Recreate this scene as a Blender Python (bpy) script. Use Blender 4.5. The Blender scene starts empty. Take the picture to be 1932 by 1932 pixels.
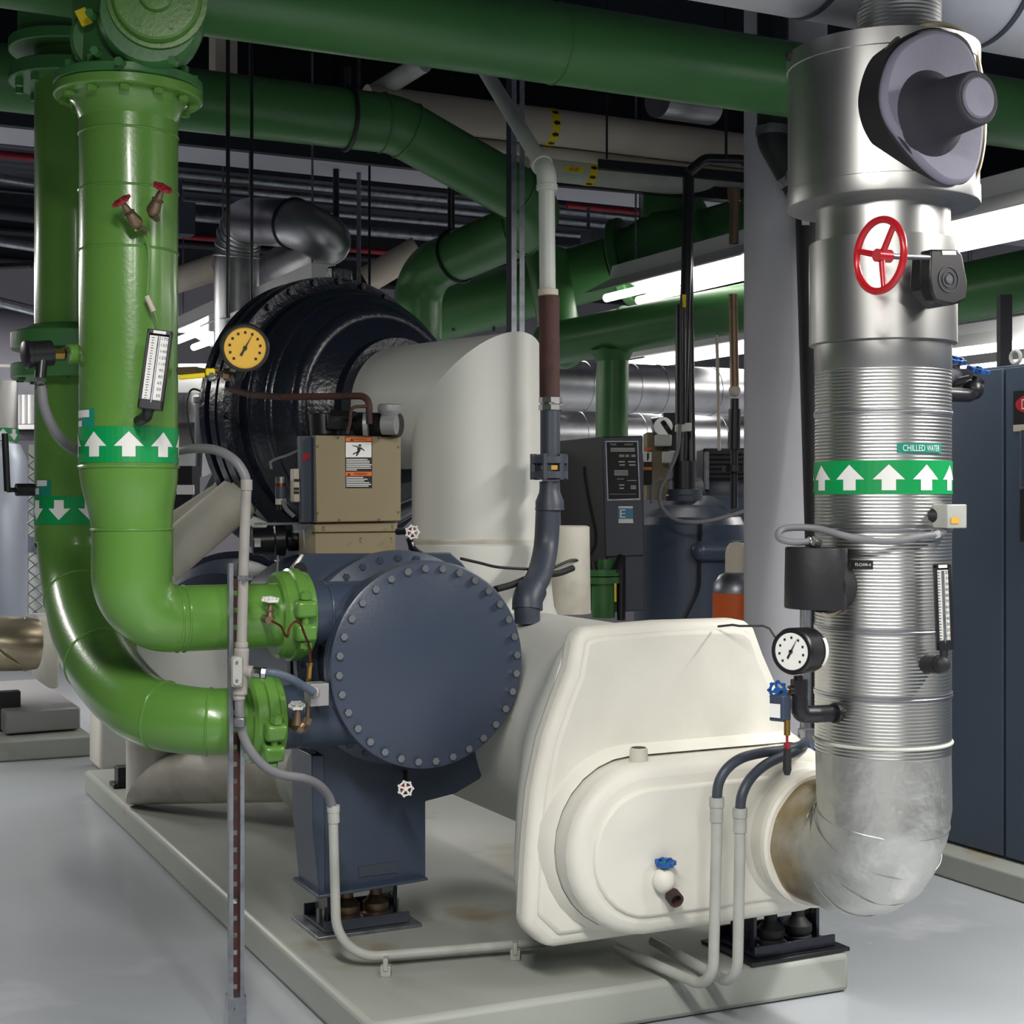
import bpy, math, random
from mathutils import Vector as V, Matrix
random.seed(7)
SC = bpy.context.scene
COL = SC.collection
F, CX, HY, CH = 2830.0, 966.0, 945.0, 1.5
# ---------------------------------------------------------------- camera
cd = bpy.data.cameras.new('camera'); cam = bpy.data.objects.new('camera', cd); COL.objects.link(cam)
cam.location = (0, 0, CH); cam.rotation_euler = (math.pi/2, 0, 0)
cd.sensor_width = 36; cd.lens = 36*F/1932; cd.shift_y = -(966-HY)/1932; cd.clip_start = .02; cd.clip_end = 100
SC.camera = cam
# ---------------------------------------------------------------- world, lights, exposure
SC.view_settings.view_transform = 'Standard'
try: SC.view_settings.look = 'None'
except Exception: pass
SC.view_settings.gamma = 1; SC.view_settings.use_curve_mapping = False
SC.view_settings.exposure = 0.22
W = bpy.data.worlds.new('world'); SC.world = W; W.use_nodes = True
W.node_tree.nodes['Background'].inputs[0].default_value = (.62, .68, .85, 1)
W.node_tree.nodes['Background'].inputs[1].default_value = .06
U1 = V((-.443, .8965, 0)).normalized(); U2 = V((.8965, .443, 0)).normalized(); Z = V((0, 0, 1))
def area_light(name, loc, sx, sy, watts, col=(1, .97, .92), ang=None, tilt=0):
    l = bpy.data.lights.new(name, 'AREA'); l.shape = 'RECTANGLE'; l.size = sx; l.size_y = sy; l.energy = watts; l.color = col
    o = bpy.data.objects.new(name, l); COL.objects.link(o); o.location = loc
    o.rotation_euler = (tilt, 0, math.atan2(U1.y, U1.x) if ang is None else ang); return o
# fluorescent rows outside the picture: above the aisle where the photographer stands, and right of the machine
area_light('aisle_light', (-.15, 1.2, 2.95), 2.0, .22, 130)
area_light('side_aisle_light', (2.9, 3.6, 2.95), 2.6, .22, 160)
area_light('camera_aisle_light', (1.4, -.4, 3.05), 2.4, .22, 85)
area_light('left_aisle_light', (-4.8, 7.2, 2.9), 2.4, .25, 80)
area_light('left_bay_light', (-4.6, 9.6, 2.9), 2.4, .3, 110)
area_light('back_bay_light', (-.6, 11.6, 2.9), 2.4, .3, 60)
area_light('right_bay_light', (3.8, 9.0, 2.9), 2.4, .3, 110)

# ---------------------------------------------------------------- helpers
def P(px, py, D): return V(((px-CX)/F*D, D, CH-(py-HY)/F*D))
def G(px, py, z):
    return P(px, py, F*(CH-z)/(py-HY))
def PL(px, py, O, n):
    d = V(((px-CX)/F, 1, -(py-HY)/F)); o = V((0, 0, CH)); O = V(O)
    return o + d*((O-o).dot(n)/d.dot(n))
def srgb(r, g, b):
    f = lambda c: (c/255/12.92) if c/255 <= .04045 else ((c/255+.055)/1.055)**2.4
    return (f(r), f(g), f(b), 1)
MATS = {}
def mat(name, rgb, rough=.5, metal=0, rgb2=None, ns=6, nlo=.45, nhi=.7, bump=0, bs=60, coat=0, emit=0, spec=.5, rvar=0):
    m = bpy.data.materials.new(name); m.use_nodes = True; nt = m.node_tree; b = nt.nodes['Principled BSDF']
    c = srgb(*rgb); b.inputs['Base Color'].default_value = c
    b.inputs['Roughness'].default_value = rough; b.inputs['Metallic'].default_value = metal
    b.inputs['Specular IOR Level'].default_value = spec
    b.inputs['Coat Weight'].default_value = coat; b.inputs['Coat Roughness'].default_value = .12
    tc = nt.nodes.new('ShaderNodeTexCoord')
    if rgb2:
        n = nt.nodes.new('ShaderNodeTexNoise'); n.inputs['Scale'].default_value = ns; n.inputs['Detail'].default_value = 5
        nt.links.new(tc.outputs['Object'], n.inputs['Vector'])
        r = nt.nodes.new('ShaderNodeMapRange'); r.inputs[1].default_value = nlo; r.inputs[2].default_value = nhi
        nt.links.new(n.outputs['Fac'], r.inputs[0])
        x = nt.nodes.new('ShaderNodeMix'); x.data_type = 'RGBA'; x.inputs[6].default_value = c; x.inputs[7].default_value = srgb(*rgb2)
        nt.links.new(r.outputs[0], x.inputs[0]); nt.links.new(x.outputs[2], b.inputs['Base Color'])
        if rvar:
            q = nt.nodes.new('ShaderNodeMapRange'); q.inputs[3].default_value = rough; q.inputs[4].default_value = rough+rvar
            nt.links.new(n.outputs['Fac'], q.inputs[0]); nt.links.new(q.outputs[0], b.inputs['Roughness'])
    if bump:
        n2 = nt.nodes.new('ShaderNodeTexNoise'); n2.inputs['Scale'].default_value = bs; n2.inputs['Detail'].default_value = 3
        nt.links.new(tc.outputs['Object'], n2.inputs['Vector'])
        bp = nt.nodes.new('ShaderNodeBump'); bp.inputs['Strength'].default_value = bump; bp.inputs['Distance'].default_value = .01
        nt.links.new(n2.outputs['Fac'], bp.inputs['Height']); nt.links.new(bp.outputs[0], b.inputs['Normal'])
    if emit:
        b.inputs['Emission Color'].default_value = c; b.inputs['Emission Strength'].default_value = emit
    MATS[name] = m; return m
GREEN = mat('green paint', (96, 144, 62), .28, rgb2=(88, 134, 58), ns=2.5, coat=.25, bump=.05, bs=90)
GREEN_SHADED = mat('shaded green paint', (66, 120, 64), .36, rgb2=(58, 110, 60), ns=2, bump=.05, bs=60)  # same paint as the bright risers, overhead shade put into the colour
BLUE = mat('slate blue enamel', (60, 70, 88), .34, rgb2=(54, 66, 82), ns=2, bump=.05, bs=120)
NAVY = mat('black blue cast iron', (26, 30, 44), .3, rgb2=(20, 24, 36), ns=3, bump=.3, bs=45, coat=.2)
DGREY = mat('dark grey paint', (62, 68, 80), .45, rgb2=(54, 62, 74), ns=2, bump=.04, bs=80)
CREAM = mat('white insulation jacket', (226, 224, 214), .55, rgb2=(214, 211, 200), ns=2.2, bump=.28, bs=14)
CREAM2 = mat('smooth white jacket', (214, 215, 208), .5, rgb2=(206, 207, 200), ns=1.6, bump=.08, bs=20)
CREAM3 = mat('worn cream jacket', (200, 196, 184), .6, rgb2=(170, 164, 150), ns=5, bump=.2, bs=18)
TAN = mat('tan enamel', (142, 129, 100), .5, rgb2=(136, 122, 94), ns=3)
BLACK = mat('black rubber', (26, 26, 30), .6, bump=.1, bs=60)
BLACKP = mat('black plastic', (28, 28, 32), .35)
FOAM = mat('grey violet foam', (140, 138, 156), .7, rgb2=(128, 126, 144), ns=4, bump=.1, bs=30)
FOAMD = mat('charcoal foam', (50, 48, 58), .75, bump=.2, bs=40)
ALU = mat('aluminium jacket', (192, 192, 190), .27, 1, rgb2=(178, 178, 174), ns=3, bump=.03, bs=6, rvar=.16)
ALUD = mat('dull aluminium jacket', (186, 186, 190), .36, 1, rgb2=(150, 150, 154), ns=3, bump=.05, bs=6)
ALU_LIT = mat('floor-lit aluminium jacket', (224, 224, 230), .45, .6, rgb2=(206, 206, 212), ns=2)  # header aluminium, lightened to stand in for light bounced off the floor
STEEL = mat('galvanised steel', (150, 154, 160), .4, .9, rgb2=(118, 122, 130), ns=20)
CHROME = mat('bright zinc', (200, 200, 200), .25, 1)
BRASS = mat('brass', (186, 150, 84), .32, 1)
BRONZE = mat('dull bronze', (132, 112, 92), .45, .8)
COPPER = mat('copper tube', (140, 78, 52), .35, .9)
REDP = mat('red enamel', (188, 22, 36), .3, coat=.3)
REDD = mat('dark red paint', (140, 26, 44), .5)
BLUEW = mat('bright blue enamel', (24, 84, 160), .4)
YEL = mat('yellow vinyl', (232, 206, 24), .45)
YELD = mat('amber dial', (214, 168, 60), .5)
WHITE = mat('white card', (236, 236, 232), .5)
INK = mat('black ink', (22, 22, 26), .6)
GBAND = mat('green vinyl', (0, 150, 78), .4)
TEAL = mat('teal vinyl', (20, 140, 120), .4)
ORANGE = mat('orange vinyl', (224, 112, 40), .5)
SKYB = mat('sky blue vinyl', (70, 130, 170), .5)
COND = mat('grey conduit enamel', (176, 178, 172), .4, rgb2=(160, 162, 156), ns=8)
FLEX = mat('grey flexible conduit', (118, 118, 122), .5)
FLEXB = mat('blue grey flexible hose', (84, 96, 112), .45)
CONDG = mat('worn conduit enamel', (158, 154, 150), .42, rgb2=(140, 136, 132), ns=8)
PALEG = mat('pale grey metal', (158, 158, 158), .4, .3)
SLATE = mat('slate cabinet enamel', (70, 84, 102), .42, rgb2=(64, 78, 94), ns=1.5)
PVC = mat('pale plastic pipe', (196, 200, 192), .45, rgb2=(176, 180, 172), ns=5)
RUST = mat('rusty iron', (78, 46, 40), .7, rgb2=(40, 30, 34), ns=9)
COLG = mat('grey column paint', (182, 182, 190), .6, rgb2=(174, 174, 182), ns=1.5)
WALLM = mat('pale wall paint', (168, 166, 176), .7, rgb2=(158, 156, 168), ns=.8)
DECK = mat('galvanised roof deck', (96, 98, 110), .5, .3, rgb2=(80, 82, 96), ns=2)
BEAMM = mat('dark steel', (40, 42, 52), .6, rgb2=(30, 32, 42), ns=2)
SOFF = mat('painted soffit', (176, 174, 186), .7)
OLDW = mat('aged white pipe jacket', (206, 196, 180), .6, rgb2=(190, 178, 160), ns=2)
BRZ = mat('bronze tinted jacket', (184, 172, 146), .3, .9, rgb2=(160, 148, 122), ns=3)
TANK = mat('pale blue tank jacket', (198, 206, 222), .35, .3, rgb2=(180, 190, 212), ns=1.5)
TUBE = mat('lit fluorescent tube', (255, 252, 246), .5, emit=7)
REFL = mat('white fixture enamel', (226, 226, 226), .4)
def floor_mat(name, c1, c2, c3, rough, rv):
    m = mat(name, c1, rough, rgb2=c2, ns=.9, nlo=.35, nhi=.7, rvar=rv, bump=.02, bs=5); nt = m.node_tree; b = nt.nodes['Principled BSDF']
    src = b.inputs['Base Color'].links[0].from_socket
    tc = nt.nodes.new('ShaderNodeTexCoord'); n = nt.nodes.new('ShaderNodeTexNoise'); n.inputs['Scale'].default_value = 2.3; n.inputs['Detail'].default_value = 7
    nt.links.new(tc.outputs['Object'], n.inputs['Vector'])
    r = nt.nodes.new('ShaderNodeMapRange'); r.inputs[1].default_value = .62; r.inputs[2].default_value = .76
    nt.links.new(n.outputs['Fac'], r.inputs[0])
    x = nt.nodes.new('ShaderNodeMix'); x.data_type = 'RGBA'; x.inputs[7].default_value = srgb(*c3)
    nt.links.new(r.outputs[0], x.inputs[0]); nt.links.new(src, x.inputs[6]); nt.links.new(x.outputs[2], b.inputs['Base Color'])
    return m
FLOORM = floor_mat('grey epoxy floor', (176, 180, 186), (160, 166, 170), (188, 188, 196), .13, .2)
PADM = floor_mat('painted concrete pad', (168, 172, 164), (152, 156, 148), (142, 126, 96), .3, .3)

def frame(n, up=Z):
    n = V(n).normalized(); up = V(up)
    if abs(n.dot(up)) > .99: up = V((0, 1, 0))
    r = up.cross(n).normalized(); return r, n.cross(r).normalized(), n     # right, up, normal
class MB:
    def __init__(s): s.v = []; s.f = []
    def add(s, vs, fs):
        o = len(s.v); s.v += [V(x) for x in vs]; s.f += [tuple(i+o for i in f) for f in fs]; return s
    def rings(s, rs, cap0=True, cap1=True, closed=False):
        n = len(rs[0]); vs = [p for r in rs for p in r]; fs = []
        m = len(rs)
        for i in range(m if closed else m-1):
            a, b = i*n, ((i+1) % m)*n
            for k in range(n): fs.append((a+k, a+(k+1) % n, b+(k+1) % n, b+k))
        if not closed:
            if cap0: fs.append(tuple(range(n-1, -1, -1)))
            if cap1: fs.append(tuple((m-1)*n+k for k in range(n)))
        return s.add(vs, fs)
    def tube(s, path, r, n=20, cap=True):
        path = [V(p) for p in path]; m = len(path)
        if not hasattr(r, '__len__'): r = [r]*m
        t = [(path[min(i+1, m-1)]-path[max(i-1, 0)]).normalized() for i in range(m)]
        ref = V((0, 0, 1)) if abs(t[0].z) < .9 else V((1, 0, 0))
        x = (ref-t[0]*ref.dot(t[0])).normalized(); rs = []
        for i in range(m):
            x = (x-t[i]*x.dot(t[i])).normalized(); y = t[i].cross(x)
            rs.append([path[i]+(x*math.cos(2*math.pi*k/n)+y*math.sin(2*math.pi*k/n))*r[i] for k in range(n)])
        return s.rings(rs, cap, cap)
    def cyl(s, a, b, r, r2=None, n=24): return s.tube([a, b], [r, r if r2 is None else r2], n)
    def lathe(s, prof, o, ax, n=48, cap0=True, cap1=True):
        o = V(o); x, y, ax = frame(ax); rs = []
        for t, r in prof: rs.append([o+ax*t+(x*math.cos(2*math.pi*k/n)+y*math.sin(2*math.pi*k/n))*max(r, 1e-4) for k in range(n)])
        return s.rings(rs, cap0, cap1)
    def torus(s, c, ax, R, r, n=40, k=10):
        c = V(c); x, y, ax = frame(ax); rs = []
        for i in range(n):
            a = 2*math.pi*i/n; d = x*math.cos(a)+y*math.sin(a)
            rs.append([c+d*(R+r*math.cos(2*math.pi*j/k))+ax*(r*math.sin(2*math.pi*j/k)) for j in range(k)])
        return s.rings(rs, closed=True)
    def box(s, c, sx, sy, sz, X=None, Y=None, ZZ=None):
        c = V(c); X = (X or V((1, 0, 0)))*sx/2; Y = (Y or V((0, 1, 0)))*sy/2; ZZ = (ZZ or Z)*sz/2
        vs = [c+X*i+Y*j+ZZ*k for k in (-1, 1) for j in (-1, 1) for i in (-1, 1)]
        return s.add(vs, [(0, 2, 3, 1), (4, 5, 7, 6), (0, 1, 5, 4), (2, 6, 7, 3), (0, 4, 6, 2), (1, 3, 7, 5)])
    def prism(s, poly, vec):
        n = len(poly); vec = V(vec); a = [V(p) for p in poly]; b = [p+vec for p in a]
        return s.add(a+b, [tuple(range(n-1, -1, -1)), tuple(range(n, 2*n))]+[(i, (i+1) % n, n+(i+1) % n, n+i) for i in range(n)])
    def ball(s, c, r, ax=Z, sq=1, n=20, k=10):
        return s.lathe([(-math.cos(math.pi*i/k)*r*sq, math.sin(math.pi*i/k)*r) for i in range(k+1)], c, ax, n)
    def hexn(s, c, ax, r, h): return s.lathe([(0, r), (h, r)], c, ax, 6)
    def build(s, name, m, parent=None, bevel=0, ang=35, loc=None, seg=2):
        if parent is not None: o0 = WL[parent.name]
        elif loc is not None: o0 = V(loc)
        else:
            xs = [min(p[i] for p in s.v) for i in range(3)]; xe = [max(p[i] for p in s.v) for i in range(3)]
            o0 = V(((xs[0]+xe[0])/2, (xs[1]+xe[1])/2, xs[2]))
        me = bpy.data.meshes.new(name); me.from_pydata([tuple(p-o0) for p in s.v], [], s.f)
        me.validate(); me.materials.append(m)
        import bmesh
        b = bmesh.new(); b.from_mesh(me); bmesh.ops.recalc_face_normals(b, faces=b.faces); b.to_mesh(me); b.free()
        me.shade_smooth(); me.set_sharp_from_angle(angle=math.radians(ang))
        o = bpy.data.objects.new(name, me); COL.objects.link(o)
        if parent is not None: o.parent = parent
        else: o.location = o0
        WL[o.name] = o0
        if bevel:
            q = o.modifiers.new('bevel', 'BEVEL'); q.width = bevel; q.segments = seg; q.limit_method = 'ANGLE'; q.angle_limit = math.radians(40); q.harden_normals = False
        return o
    def top(s, name, m, label, cat, group=None, bevel=0, ang=35):
        o = s.build(name, m, None, bevel, ang); tag(o, label, cat, group); return o
    def struct(s, name, m, bevel=0, ang=35):
        o = s.build(name, m, None, bevel, ang); o['kind'] = 'structure'; return o
WL = {}
def tag(o, label, cat, group=None):
    o['label'] = label; o['category'] = cat
    if group: o['group'] = group
def T(name, label, cat, loc, group=None):
    o = bpy.data.objects.new(name, None); COL.objects.link(o); o.location = V(loc); o.empty_display_size = .05
    WL[o.name] = V(loc); tag(o, label, cat, group); return o
def dup(o, delta, parent=None):
    c = o.copy(); COL.objects.link(c); c.parent = parent; WL[c.name] = WL[o.name]+(V((0, 0, 0)) if parent else V(delta))
    if parent is None: c.location = o.location+V(delta)
    elif o.children or True: c.location = o.location
    for ch in list(o.children): dup(ch, (0, 0, 0), c)
    return c
def dup_tree(o, delta, label, group=None):
    c = dup(o, delta); c['label'] = label
    if group: c['group'] = group
    return c
def part_copies(o, parent, deltas):      # repeats of one part on its thing
    for d in deltas:
        c = o.copy(); COL.objects.link(c); c.parent = parent; c.location = o.location+V(d); WL[c.name] = WL[o.name]
def fillet(pts, R, seg=10):
    pts = [V(p) for p in pts]; out = [pts[0]]
    R = R if hasattr(R, '__len__') else [R]*(len(pts)-2)
    for i in range(1, len(pts)-1):
        a = (pts[i-1]-pts[i]); b = (pts[i+1]-pts[i]); la, lb = a.length, b.length; a.normalize(); b.normalize()
        ang = math.acos(max(-1, min(1, a.dot(b)))); d = min(R[i-1]/max(math.tan(ang/2), 1e-3), la*.49, lb*.49); rr = d*math.tan(ang/2)
        c = pts[i]+(a+b).normalized()*(rr/math.sin(ang/2)); p0, p1 = pts[i]+a*d, pts[i]+b*d
        v0, v1 = p0-c, p1-c; th = v0.angle(v1); axis = v0.cross(v1).normalized()
        for k in range(seg+1): out.append(c+Matrix.Rotation(th*k/seg, 3, axis) @ v0)
    out.append(pts[-1]); return out
def spline(pts, seg=8):
    pts = [V(p) for p in pts]; q = [pts[0]*2-pts[1]]+pts+[pts[-1]*2-pts[-2]]; out = []
    for i in range(1, len(q)-2):
        p0, p1, p2, p3 = q[i-1:i+3]
        for k in range(seg):
            t = k/seg; out.append(.5*((2*p1)+(p2-p0)*t+(2*p0-5*p1+4*p2-p3)*t*t+(3*p1-p0-3*p2+p3)*t**3))
    out.append(pts[-1]); return out
def lerp_r(path, r0, r1):
    m = len(path); L = [0]
    for i in range(1, m): L.append(L[-1]+(path[i]-path[i-1]).length)
    return [r0+(r1-r0)*x/L[-1] for x in L]
TXT = {}
def text2d(s):
    if s not in TXT:
        c = bpy.data.curves.new('t', 'FONT'); c.body = s; c.size = 1; c.resolution_u = 3; o = bpy.data.objects.new('t', c); COL.objects.link(o)
        dg = bpy.context.evaluated_depsgraph_get(); me = o.evaluated_get(dg).to_mesh()
        vs = [(v.co.x, v.co.y) for v in me.vertices]; fs = [tuple(p.vertices) for p in me.polygons]
        bpy.data.objects.remove(o); bpy.data.curves.remove(c)
        x0 = min(v[0] for v in vs); x1 = max(v[0] for v in vs); y0 = min(v[1] for v in vs); y1 = max(v[1] for v in vs)
        TXT[s] = ([((x-x0)/(x1-x0)-.5, (y-y0)/(y1-y0)-.5) for x, y in vs], fs, (x1-x0)/(y1-y0))
    return TXT[s]
def text_on(mb, s, c, r, u, w, h):
    vs, fs, _ = text2d(s); return mb.add([V(c)+V(r)*(x*w)+V(u)*(y*h) for x, y in vs], fs)
class Wrap:                       # flat shapes laid round a vertical pipe: s = arc length from the line facing the camera
    def __init__(w, x, y, r, s0=0):
        w.x, w.y, w.r = x, y, r; w.a = math.atan2(-y, -x)+s0/r
    def p(w, s, z, e=0):
        a = w.a+s/w.r; return V((w.x+math.cos(a)*(w.r+e), w.y+math.sin(a)*(w.r+e), z))
    def n(w, s): a = w.a+s/w.r; return V((math.cos(a), math.sin(a), 0))
    def strip(w, mb, cols, e=.0015, t=.0008):
        for (s0, a0, b0), (s1, a1, b1) in zip(cols, cols[1:]):
            mb.add([w.p(s0, a0, e), w.p(s1, a1, e), w.p(s1, b1, e), w.p(s0, b0, e)], [(0, 1, 2, 3)])
    def rect(w, mb, s0, s1, z0, z1, e=.0015, n=6):
        w.strip(mb, [(s0+(s1-s0)*i/n, z0, z1) for i in range(n+1)], e)
    def arrow(w, mb, s, z0, z1, hw, up=True, e=.0025):
        zm = z0+(z1-z0)*.42; sw = hw*.44
        f = (lambda a, b: (a, b)) if up else (lambda a, b: (z0+z1-b, z0+z1-a))
        def c(ss, a, b): a, b = f(a, b); return (s+ss, a, b)
        for sg in (-1, 1):
            w.strip(mb, [c(sg*hw*(1-i/4*.56) if i < 4 else sg*sw, zm, zm+(z1-zm)*(i/4*.56)) for i in range(5)], e)
        w.strip(mb, [c(-sw+2*sw*i/6, z0, zm+(z1-zm)*(.56+.44*(1-abs(i-3)/3))) for i in range(7)], e)
    def text(w, mb, s, sc, zc, ww, hh, e=.0025):
        vs, fs, _ = text2d(s); mb.add([w.p(sc+x*ww, zc+y*hh, e) for x, y in vs], fs)
def band(w, parent, z0, z1, step, hw, up, smin=-1.6, smax=1.6, name='arrow_band', off=0):
    R = w.r; m = MB(); w.rect(m, smin*R, smax*R, z0, z1, n=28); b = m.build(name, GBAND, parent)
    k = 0; n = int(1.5*R/step)
    for i in range(-n, n+1):
        a = MB(); h = z1-z0; w.arrow(a, i*step+off, z0+h*.16, z0+h*.86, hw, up); a.build('arrow', WHITE, b)
    return b
def wheel(c, ax, R, m, parent, r=.006, spokes=4, hub=.35, name='handwheel', lobes=0, rot=.3):
    x, y, ax = frame(ax); b = MB()
    if lobes:
        b.lathe([(-r, R*.78), (-r, R*.98), (r, R*.98), (r, R*.78), (-r, R*.78)], c, ax, 24, False, False)
        for k in range(lobes):
            a = 2*math.pi*k/lobes; b.cyl(V(c)+(x*math.cos(a)+y*math.sin(a))*R*.98-ax*r, V(c)+(x*math.cos(a)+y*math.sin(a))*R*.98+ax*r, R*.2, n=8)
    else: b.torus(c, ax, R, r)
    for k in range(spokes):
        a = 2*math.pi*k/spokes+rot; b.cyl(V(c), V(c)+(x*math.cos(a)+y*math.sin(a))*R*.95, r*.85, n=8)
    b.cyl(V(c)-ax*r*2, V(c)+ax*r*2, R*hub*.6, n=14)
    return b.build(name, m, parent)
def hexes(parent, c, ax, R, n, r, h, m, name='bolt', a0=0, skip=None):
    x, y, ax = frame(ax); first = None; c = V(c)
    for k in range(n):
        a = 2*math.pi*(k+a0)/n; p = c+(x*math.cos(a)+y*math.sin(a))*R
        if first is None:
            b = MB(); b.hexn(p, ax, r, h); first = b.build(name, m, parent); p0 = p
        else: part_copies(first, parent, [p-p0])
    return first
def flange(mb, c, ax, r, R, t): return mb.lathe([(-t/2, r), (-t/2, R-.004), (-t/2+.004, R), (t/2-.004, R), (t/2, R-.004), (t/2, r)], c, ax, 48)
# ================================================================ SETTING
MB().box((0, 8, -.05), 24, 26, .1).struct('floor', FLOORM)
padA, padB = G(698, 1934, .12), G(1604, 1797, .12); padD = G(159, 1453, .12)
padC = padB+(padD-padA)
MB().prism([V((p.x, p.y, .001)) for p in (padA, padB, padC, padD)], (0, 0, .119)).struct('floor_pad', PADM, bevel=.018)
def u_pt(s, t, z=0): return U1*s+U2*t+V((0, 0, z))
# back wall, side walls
wb = MB(); wb.box(u_pt(15.2, 2, 2.4), 26, .2, 4.8, U2, U1); wb.struct('wall_back', WALLM)
wl = MB(); wl.box(u_pt(8, -9.5, 2.4), .2, 16, 4.8, U2, U1); wl.struct('wall_left', WALLM)
wr = MB(); wr.box(u_pt(8, 10.5, 2.4), .2, 16, 4.8, U2, U1); wr.struct('wall_right', WALLM)
# corrugated deck ceiling, ribs along U2
def deck(s0, s1, z, pitch, h):
    m = MB(); n = int((s1-s0)/pitch); prof = []
    for i in range(n):
        b = s0+i*pitch; prof += [(b, z), (b+pitch*.5, z), (b+pitch*.58, z+h), (b+pitch*.92, z+h)]
    a = [u_pt(s, -9.5, zz) for s, zz in prof]; b = [u_pt(s, 10.5, zz) for s, zz in prof]; n = len(prof)
    m.add(a+b, [(i, i+1, n+i+1, n+i) for i in range(n-1)]); return m
c = deck(3.0, 10.0, 4.5, .22, .06); c2 = deck(10.0, 15.1, 3.95, .2, .06)
c.add(c2.v, c2.f); c.struct('ceiling', DECK, ang=20)
for s, zb, h, w, mm in ((7.3, 4.05, .45, .2, BEAMM), (9.4, 3.95, .5, .22, BEAMM), (12.3, 3.6, .3, .16, BEAMM), (13.8, 3.6, .3, .16, BEAMM)):
    b = MB(); z0 = zb
    for dz, ww, hh in ((.01, w, .02), (h/2, .016, h), (h-.01, w, .02)): b.box(u_pt(s, .5, z0+dz), 20, ww, hh, U2, U1)
    b.struct('beam', mm)
sf = MB(); s0 = U1.dot(P(600, 300, 9.0)); sf.box(u_pt(s0+.35, .5, 3.65), 20, .62, .1, U2, U1); sf.struct('trim_1', SOFF, bevel=.01)
col = MB(); cc = P(1482, 945, 6.2); col.cyl((cc.x, cc.y, 0), (cc.x, cc.y, 4.5), 0.17, n=48); col.struct('column', COLG)

sk = MB(); sk.box(u_pt(s0-.0, .5, 3.63), 20, .06, .16, U2, U1); sk.struct('trim_2', BEAMM)
# ================================================================ FRONT GREEN RISER
RX, RY, RR = P(243, 945, 4.234).x, 4.234, .136
rz = lambda py, D=RY-RR: CH-(py-HY)/F*D
wA = Wrap(RX, RY, RR)
C0 = P(810, 1254, 4.49)                       # centre of the bolted cover
TS = C0+U1*.29                                # tube sheet
nzU = C0+U1*.14; nzU.z = 1.163; nzL = C0+U1*.14; nzL.z = .862
cpU = PL(547, 1152, nzU, U1); cpU.z = nzU.z; cpL = PL(491, 1352, nzL, U1); cpL.z = nzL.z
rt = T('green_riser_pipe', 'bright green riser pipe with upward white arrows, bolted flange and swept bottom elbow', 'pipe', (RX, RY, 1.0))
zA = rz(880); zB = rz(1002)
path = [V((RX, RY, z)) for z in (2.66, zA+.001)]+[V((RX+.00125*i, RY, zA+(zB-zA)*i/8)) for i in range(9)]
rad = [RR, RR]+[RR+(.112-RR)*(.5-.5*math.cos(math.pi*i/8)) for i in range(9)]
el = fillet([path[-1], V((RX+.0105, RY, nzU.z)), cpU+U2*(-.02)], .265, 18)[1:]
el = [p for p in el]; re_ = lerp_r(el, .116, .094)
kk = [max(.0945, .113-.0185*min(1, i/18)) for i in range(len(el))]
m = MB(); m.tube(path+el, rad+kk, 56)
for py in (236, 345, 462): m.torus((RX, RY, rz(py)), Z, RR, .0035, 56, 8)
m.torus((RX, RY, rz(879)), Z, RR, .005, 56, 8); m.torus((RX+.01, RY, rz(1000)), Z, .1125, .004, 56, 8)
e1 = el[18]; m.torus(e1, U2, .0945, .004, 48, 8); m.torus(e1-U2*(-.02), U2, .0945, .004, 48, 8)
m.build('pipe_run', GREEN, rt)
fl = MB(); zf = CH-(172-HY)/F*RY
fl.lathe([(-.09, RR), (-.045, RR+.012), (-.028, RR+.03), (-.028, .2), (-.024, .205), (-.002, .205), (.001, .2), (.001, RR)], (RX, RY, zf), Z, 64)
fl.build('flange', GREEN, rt)
hexes(rt, (RX, RY, zf-.044), Z, .176, 12, .0145, .016, GREEN, 'bolt', .35)
bz1, bz0 = rz(804), rz(872); bnd = band(wA, rt, bz0, bz1, .1, .04, True)
m = MB(); wA.rect(m, -.175, -.1, rz(806), rz(770), .0012); m.build('label_patch', TEAL, rt)
m = MB(); wA.rect(m, -.19, -.118, rz(786), rz(772), .0022); wA.rect(m, -.19, -.155, rz(803), rz(792), .0022); m.build('label_lettering', WHITE, rt)

# gear operated valve on top of the riser
vt = T('butterfly_valve', 'green gear-operated valve bolted above the bright green riser', 'valve', (RX, RY, zf+.002))
m = MB(); m.lathe([(.002, RR), (.002, .2), (.006, .205), (.026, .205), (.03, .2), (.03, .16), (.045, .155), (.32, .155), (.32, .21), (.35, .21)], (RX, RY, zf), Z, 56); m.build('body', GREEN_SHADED, vt)
hexes(vt, (RX, RY, zf+.03), Z, .178, 12, .014, .022, GREEN_SHADED, 'bolt', .35)
n1 = (V((0, 0, CH))-P(296, 10, 3.9)).normalized(); n1 = V((.16, -.98, -.06)).normalized()
gc = P(296, -6, 4.0)
m = MB(); m.lathe([(-.2, .12), (-.05, .125), (-.03, .132), (-.012, .132), (-.012, .118), (.0, .116), (.02, .116), (.026, .11), (.026, .045), (.05, .045), (.056, .038), (.056, .024), (.045, .022)], gc, n1, 48); m.build('gear_housing', GREEN, vt)
r_, u_, n_ = frame(n1)
m = MB()
for a in (20, 75, 130, 185, 240, 295, 340):
    p = gc+(r_*math.cos(math.radians(a))+u_*math.sin(math.radians(a)))*.09+n1*.026; m.hexn(p, n1, .008, .006)
m.build('cover_screw_ring', GREEN, vt)
for px, py in ((176, 30), (185, 100), (330, 118), (230, 120)):
    m = MB(); m.hexn(P(px, py, 4.03), V((0, -1, -.1)), .012, .04); m.build('side_bolt', GREEN_SHADED, vt)
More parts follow.
